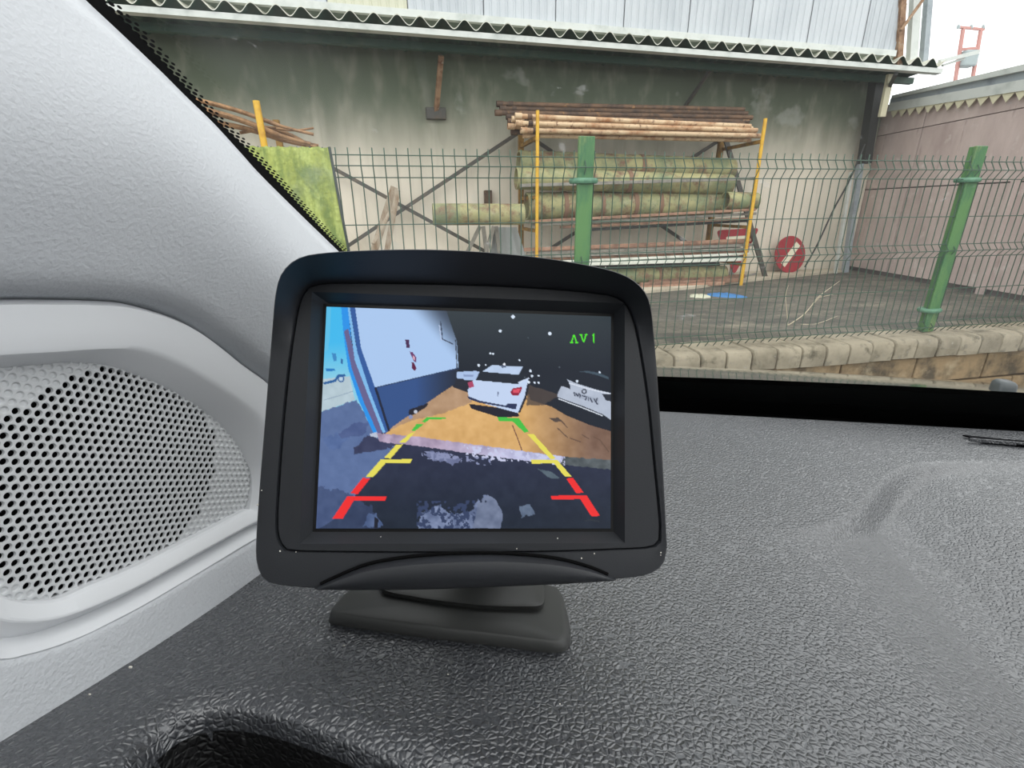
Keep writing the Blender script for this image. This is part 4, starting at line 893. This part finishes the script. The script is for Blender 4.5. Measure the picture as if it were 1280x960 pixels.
#SCREEN
# ---- the picture on the screen: painted per vertex of a fine grid
NX, NY = 420, 315
u = np.linspace(0, 1, NX); v = np.linspace(0, 1, NY); Ug, Vg = np.meshgrid(u, v)
src = [(0, 0), (1, 0), (1, 1), (0, 1)]; dst = [(85, 68), (1155, 105), (1150, 905), (40, 905)]
A = []; bb = []
for (a0, b0), (x0, y0) in zip(src, dst):
    A.append([a0, b0, 1, 0, 0, 0, -a0*x0, -b0*x0]); bb.append(x0); A.append([0, 0, 0, a0, b0, 1, -a0*y0, -b0*y0]); bb.append(y0)
hm = np.linalg.solve(np.array(A, float), np.array(bb, float)); dn = hm[6]*Ug+hm[7]*Vg+1
PX = (hm[0]*Ug+hm[1]*Vg+hm[2])/dn; PY = (hm[3]*Ug+hm[4]*Vg+hm[5])/dn
def smooth_noise(sc, seed, oct=3):
    rg = np.random.default_rng(seed); out = np.zeros_like(PX); amp_ = 1.; tot = 0
    for o_ in range(oct):
        n = 64; gr = rg.random((n, n)); xs_ = PX/sc*(2**o_) % (n-1); ys_ = PY/sc*(2**o_) % (n-1); x0 = xs_.astype(int); y0 = ys_.astype(int); fx = xs_-x0; fy = ys_-y0
        fx = fx*fx*(3-2*fx); fy = fy*fy*(3-2*fy); x1 = (x0+1) % n; y1 = (y0+1) % n
        out += amp_*((gr[y0, x0]*(1-fx)+gr[y0, x1]*fx)*(1-fy)+(gr[y1, x0]*(1-fx)+gr[y1, x1]*fx)*fy); tot += amp_; amp_ *= .5
    return out/tot
IMG = np.zeros((NY, NX, 3)); IMG[:] = (34, 42, 62)
q = [lambda P, ox=ox, oy=oy: [((ox+x/6.4-380)*3, (oy+y/6.4-360)*3) for x, y in P] for ox, oy in ((395, 375), (580, 375), (390, 515), (580, 515))]
N1 = smooth_noise(26, 1); N2 = smooth_noise(60, 2); N3 = smooth_noise(12, 5)
def fill(poly, col, noise=0, ragged=0, alpha=1.):
    m = inpoly(PX+(N1-.5)*ragged, PY+(N3-.5)*ragged, poly); c = np.array(col, float) if not isinstance(col, np.ndarray) else col
    c = np.broadcast_to(c, IMG.shape).copy(); c += (N1-.5)[..., None]*noise
    IMG[m] = IMG[m]*(1-alpha)+c[m]*alpha
def line(pts, wd, col):
    for (x1, y1), (x2, y2) in zip(pts[:-1], pts[1:]):
        dx, dy = x2-x1, y2-y1; L2 = dx*dx+dy*dy+1e-9; t = np.clip(((PX-x1)*dx+(PY-y1)*dy)/L2, 0, 1); m = np.hypot(PX-x1-t*dx, PY-y1-t*dy) < wd/2; IMG[m] = col
def grad(c1, c2, t): t = np.clip(t, 0, 1)[..., None]; return np.array(c1, float)*(1-t)+np.array(c2, float)*t
def dot(x, y, r, col): IMG[np.hypot(PX-x, PY-y) < r] = col
# dark garage interior
fill([(480, 60), (1200, 60), (1200, 700), (480, 700)], grad((50, 60, 66), (24, 32, 44), (PY-90)/230))
# floor
fill([(290, 550), (430, 450), (560, 365), (620, 370), (850, 400), (1160, 430), (1160, 650), (980, 635), (640, 590), (440, 562)], grad((222, 176, 112), (128, 100, 84), (PX-820)/260), 26)
fill([(430, 450), (560, 365), (620, 380), (630, 430), (520, 470), (400, 500), (330, 530), (300, 548)], (168, 138, 116), 30, 8, .75)
for P in ([(685, 50), (760, 45), (790, 75), (730, 82)], ): fill(q[3](P), (84, 72, 66))
for L_ in ([(750, 130), (830, 205)], [(850, 210), (935, 240)], [(950, 185), (1000, 215)], [(780, 70), (830, 125)], [(1040, 200), (1090, 225), (1160, 320)]): line(q[3](L_), 4, (104, 80, 66))
line(q[3]([(390, 110), (440, 240), (470, 330)]), 4, (120, 80, 66))
# shade of the parked cars
fill([(560, 330), (640, 330), (640, 400), (560, 372)], (36, 40, 52)); fill([(820, 300), (1160, 300), (1160, 540), (1075, 515), (985, 478), (930, 445), (850, 420)], (26, 34, 46))
fill([(840, 360), (960, 400), (900, 440), (835, 440)], (84, 72, 66), 10, 10, .8)
fill(q[1]([(40, 830), (420, 880), (445, 930), (300, 945), (60, 870)]), (30, 30, 44))
# wall at the left
t = np.clip((PX-385-(PY-78)*.9)/150, 0, 1); fill([(180, 66), (530, 66), (575, 200), (580, 300), (265, 374), (215, 240)], grad((176, 206, 246), (62, 74, 92), t*t*(3-2*t) if True else t))
fill([(265, 374), (580, 300), (566, 360), (430, 452), (330, 522), (300, 552), (280, 500)], grad((52, 84, 140), (34, 42, 58), (PX-420)/160))
line([(268, 373), (580, 300)], 4, (40, 60, 96)); line(q[0]([(1000, 170), (1015, 310), (1100, 350)]), 4, (60, 70, 90)); line(q[0]([(990, 200), (1005, 320)]), 3, (190, 205, 235)); line(q[0]([(1120, 320), (1130, 540)]), 4, (60, 68, 80))
fill(q[0]([(715, 315), (745, 315), (752, 380), (725, 378)]), (74, 44, 86)); fill(q[0]([(750, 410), (775, 415), (806, 460), (800, 500), (780, 480)]), (110, 60, 110)); fill(q[0]([(765, 495), (785, 500), (806, 545), (790, 565), (770, 550)]), (96, 28, 66))
fill(q[0]([(775, 440), (795, 460), (790, 480), (775, 465)]), (220, 170, 190))
# street at the left
fill([(30, 60), (160, 60), (170, 300), (215, 420), (270, 548), (250, 575), (30, 575)], grad((66, 190, 244), (140, 210, 236), (PY-200)/140)); fill([(30, 60), (104, 60), (92, 230), (30, 260)], (120, 200, 230), 0, 0, .5)
fill([(30, 345), (170, 330), (190, 420), (30, 475)], (186, 206, 216), 20); fill([(30, 470), (120, 445), (195, 420), (275, 560), (420, 620), (250, 720), (180, 800), (110, 880), (30, 910)], (92, 114, 160), 16, 14)
fill(q[0]([(125, 420), (160, 425), (165, 485), (140, 490)]), (60, 140, 200)); fill(q[0]([(195, 465), (215, 470), (212, 510), (198, 505)]), (50, 110, 170)); fill(q[0]([(75, 545), (150, 550), (150, 565), (80, 570)]), (40, 130, 200))
line(q[0]([(65, 665), (150, 645), (175, 605), (225, 600)]), 9, (36, 96, 160)); dot(*q[0]([(198, 630)])[0], 13, (50, 100, 160)); dot(*q[0]([(198, 630)])[0], 8, (190, 215, 235)); line(q[0]([(60, 800), (200, 760), (290, 730)]), 3, (150, 170, 190))
fill([(70, 555), (190, 540), (160, 580), (110, 610), (85, 600)], (84, 108, 158), 30, 30); fill(q[2]([(210, 180), (330, 90), (470, 80), (400, 190), (230, 210)]), (74, 92, 140), 30, 14)
# gate post stripes
fill([(140, 66), (166, 66), (178, 200), (215, 330), (262, 440), (292, 545), (262, 552), (205, 425), (165, 300), (148, 170)], (40, 150, 238))
fill([(150, 160), (166, 150), (200, 290), (245, 400), (292, 545), (276, 548), (222, 425), (178, 300)], (104, 100, 146)); fill([(164, 66), (172, 66), (196, 220), (240, 340), (306, 540), (294, 545), (235, 390), (190, 270)], (130, 190, 240))
fill([(172, 66), (192, 66), (214, 225), (264, 368), (320, 535), (306, 545), (244, 380), (200, 240)], (50, 92, 160)); fill([(262, 372), (272, 372), (322, 535), (314, 540)], (28, 36, 60)); fill([(245, 548), (272, 540), (276, 560), (252, 574)], (190, 200, 220))
fill(q[0]([(735, 880), (800, 860), (900, 820), (890, 850), (800, 910), (740, 925)]), (34, 34, 46), 0, 8); dot(*q[0]([(795, 895)])[0], 7, (200, 205, 220)); dot(*q[0]([(755, 935)])[0], 8, (140, 150, 190))
# asphalt in front
fill([(330, 600), (420, 585), (600, 620), (830, 650), (960, 662), (1160, 680), (1160, 920), (30, 920), (110, 870), (180, 790), (240, 720)], grad((44, 50, 76), (22, 34, 50), (PY-600)/300), 16)
fill(q[2]([(330, 290), (420, 190), (600, 230), (700, 260), (560, 310), (420, 320), (330, 350)]), (54, 60, 92), 20, 20)
fill([(30, 740), (130, 760), (250, 820), (280, 920), (30, 920)], (58, 74, 112), 24, 30, .7)
fill([(270, 545), (440, 560), (640, 588), (980, 634), (985, 660), (830, 648), (600, 618), (400, 590), (280, 578)], grad((176, 158, 184), (190, 192, 226), (PX-500)/300), 70, 6); fill([(975, 634), (1160, 646), (1160, 684), (960, 662)], (84, 92, 96), 60, 8)
m = inpoly(PX, PY, [(600, 590), (980, 634), (980, 668), (600, 640)]) & (N3 > .56); IMG[m] = (206, 210, 240)
fill(q[2]([(880, 340), (940, 320), (1080, 330), (1100, 370), (1200, 370), (1120, 430), (1060, 400), (960, 390)]), (120, 128, 164), 60, 16)
m = inpoly(PX, PY, [(440, 612), (700, 640), (700, 668), (440, 640)]) & (N3 > .55); IMG[m] = (140, 148, 184)
fill(q[3]([(585, 460), (700, 480), (765, 530), (700, 542)]), (84, 100, 112), 30, 6)
fill([(430, 905), (440, 845), (500, 812), (560, 850), (620, 838), (650, 800), (690, 772), (718, 790), (728, 830), (745, 850), (735, 905)], (108, 122, 156), 80, 26); m = inpoly(PX, PY, [(420, 800), (640, 800), (640, 910), (420, 910)]) & (N3 > .52); IMG[m] = (52, 66, 100)
fill([(630, 905), (650, 810), (690, 776), (716, 792), (745, 850), (735, 905)], (112, 124, 152), 40, 8); dot(662, 803, 4, (40, 50, 74)); dot(680, 803, 4, (40, 50, 74))
fill(q[3]([(440, 760), (520, 745), (565, 825), (490, 835), (450, 850)]), (100, 116, 140), 50, 14); fill([(230, 850), (270, 850), (290, 900), (215, 900)], (80, 100, 140), 40, 20); fill([(262, 862), (276, 870), (272, 905), (258, 905)], (20, 24, 40))
# cars
fill(q[0]([(1125, 575), (1290, 565), (1290, 632), (1130, 628)]), (176, 200, 238)); fill(q[1]([(0, 565), (135, 570), (100, 640), (0, 638)]), (176, 200, 238)); fill(q[1]([(0, 592), (80, 598), (70, 615), (0, 612)]), (140, 160, 200))
B = (200, 218, 248)
fill(q[1]([(30, 720), (75, 640), (95, 635), (430, 668), (525, 622), (492, 765), (432, 905), (40, 795)]), B); fill(q[1]([(148, 572), (225, 520), (476, 532), (442, 596)]), (190, 210, 240), 20); fill(q[1]([(128, 572), (165, 572), (442, 598), (520, 575), (500, 630), (432, 672), (95, 640)]), (30, 38, 50))
fill(q[1]([(540, 560), (535, 640), (500, 790), (452, 900), (432, 905), (488, 770), (518, 630), (470, 640)]), (28, 33, 46)); line(q[1]([(442, 660), (520, 625)]), 5, (210, 225, 250))
fill(q[1]([(372, 738), (395, 705), (470, 692), (455, 740), (435, 764), (388, 760)]), (150, 30, 60)); fill(q[1]([(395, 715), (455, 708), (440, 745), (395, 740)]), (226, 84, 104)); fill(q[1]([(30, 660), (70, 645), (82, 690), (45, 706)]), (176, 70, 104))
fill(q[1]([(28, 768), (60, 778), (130, 806), (335, 845), (350, 828), (425, 830), (420, 872), (380, 870), (335, 858), (125, 822), (40, 792)]), (40, 52, 88)); line(q[1]([(275, 735), (272, 765)]), 4, (110, 120, 150)); dot(*q[1]([(326, 512)])[0], 5, (240, 245, 255)); fill(q[1]([(300, 520), (345, 520), (340, 540), (305, 540)]), (90, 104, 130))
C_ = (184, 194, 212)
fill(q[1]([(828, 632), (900, 665), (1060, 715), (1185, 745), (1185, 965), (1115, 915), (960, 850), (750, 775), (756, 740), (782, 688), (855, 705), (850, 670)]), C_, 16); line(q[1]([(850, 665), (1000, 710), (1170, 750)]), 4, (225, 232, 245)); fill(q[1]([(795, 665), (850, 690), (855, 712), (800, 690)]), (30, 36, 48))
fill(q[1]([(1108, 750), (1185, 755), (1185, 812), (1140, 802)]), (40, 46, 58)); fill(q[1]([(885, 735), (1080, 790), (1085, 835), (890, 770)]), (168, 178, 196))
for L_ in ([(885, 740), (890, 765)], [(900, 748), (915, 770), (925, 748)], [(935, 755), (930, 780)], [(950, 765), (975, 772)], [(985, 775), (975, 800)], [(1000, 780), (1000, 802)], [(1015, 785), (1030, 815)], [(1045, 790), (1070, 832)], [(1070, 785), (1060, 815)]): line(q[1](L_), 4.5, (50, 56, 76))
x0, y0 = q[1]([(966, 730)])[0]; rr_ = np.hypot(PX-x0, PY-y0); IMG[(rr_ < 10) & (rr_ > 5.5)] = (60, 66, 80)
fill(q[1]([(915, 570), (1000, 566), (1080, 580), (1165, 615), (1165, 635), (1070, 600), (990, 580)]), (66, 84, 98)); line(q[1]([(760, 790), (960, 865), (1110, 925)]), 4, (220, 228, 240))
# little lamps
for (x, y), r_ in zip(q[1]([(398, 130), (295, 243), (692, 266), (215, 425), (235, 427), (120, 520), (176, 517), (448, 480), (536, 566), (548, 606), (600, 604), (520, 655), (570, 658), (600, 660), (910, 648), (1090, 577), (768, 535), (518, 298), (490, 618)]), (7, 5.5, 6.5, 4, 4, 5, 3.5, 3.5, 5, 5, 3.5, 5, 4, 4, 5, 4, 3, 2.5, 3)): dot(x, y, r_, (225, 238, 255) if r_ > 3 else (90, 100, 110))
# guide lines
GR, YE, RE_ = (70, 196, 70), (236, 226, 92), (246, 44, 44)
for k_, P, c_ in ((2, [(873, 82), (920, 40), (1072, 44), (1072, 57), (940, 60), (905, 84)], GR), (2, [(793, 152), (835, 94), (892, 98), (850, 132), (822, 152)], GR), (2, [(692, 247), (770, 180), (825, 158), (745, 250)], YE), (2, [(570, 372), (672, 261), (724, 261), (625, 374)], YE), (2, [(422, 523), (545, 383), (797, 379), (782, 411), (585, 410), (482, 526)], YE), (2, [(298, 657), (400, 529), (457, 538), (360, 660)], RE_), (2, [(152, 861), (275, 679), (592, 679), (577, 716), (325, 716), (236, 860)], RE_),
                 (3, [(268, 42), (440, 48), (522, 162), (483, 164), (390, 77), (280, 72)], GR), (3, [(508, 178), (558, 178), (640, 270), (738, 377), (688, 377), (600, 280)], YE), (3, [(538, 384), (745, 384), (862, 521), (808, 521), (720, 413), (540, 416)], YE), (3, [(818, 536), (872, 529), (958, 651), (898, 653)], RE_), (3, [(693, 674), (982, 671), (1087, 836), (1020, 841), (930, 702), (700, 702)], RE_)): fill(q[k_](P), c_)
TX = (84, 240, 40)
for L_ in ([(866, 336), (884, 278)], [(888, 278), (906, 336)], [(856, 338), (874, 338)], [(898, 338), (916, 338)], [(943, 276), (962, 332)], [(982, 276), (966, 332)], [(935, 274), (952, 274)], [(974, 274), (992, 274)], [(1046, 270), (1046, 338)], [(1036, 280), (1046, 272)]): line(q[1](L_), 4.6, TX)
line(q[3]([(970, 878), (1010, 868), (1080, 880)]), 3, (50, 56, 60))
# to linear light
IMG = np.clip(IMG, 0, 255)/255.; LIN = np.where(IMG <= .04045, IMG/12.92, ((IMG+.055)/1.055)**2.4)
me = bpy.data.meshes.new('screen'); so_ = MC-mw_*.0005
PT = ((Ug-.5)*SW)[..., None]*mu+((.5-Vg)*SH)[..., None]*mv
ii = np.arange(NX*NY).reshape(NY, NX); F4 = np.stack([ii[:-1, :-1], ii[1:, :-1], ii[1:, 1:], ii[:-1, 1:]], -1).reshape(-1, 4)
me.from_pydata(PT.reshape(-1, 3).tolist(), [], F4.tolist()); me.update()
ca_ = me.color_attributes.new('picture', 'FLOAT_COLOR', 'POINT'); ca_.data.foreach_set('color', np.concatenate([LIN.reshape(-1, 3), np.ones((NX*NY, 1))], 1).astype(np.float32).ravel())
sm_ = bpy.data.materials.new('lcd_picture'); sm_.use_nodes = True; N = sm_.node_tree.nodes; p = N['Principled BSDF']; at_ = N.new('ShaderNodeVertexColor'); at_.layer_name = 'picture'
p.inputs['Base Color'].default_value = (.012, .012, .014, 1); p.inputs['Roughness'].default_value = .35; p.inputs['Specular IOR Level'].default_value = .25
sm_.node_tree.links.new(at_.outputs[0], p.inputs['Emission Color']); p.inputs['Emission Strength'].default_value = .92*2**-EXPO
me.materials.append(sm_); sc_o = bpy.data.objects.new('screen', me); COL.objects.link(sc_o); sc_o.parent = mo; sc_o.location = so_-WLOC[mo]; WLOC[sc_o] = so_
sc_o['label'] = 'lit screen showing a rear camera view with coloured guide lines'
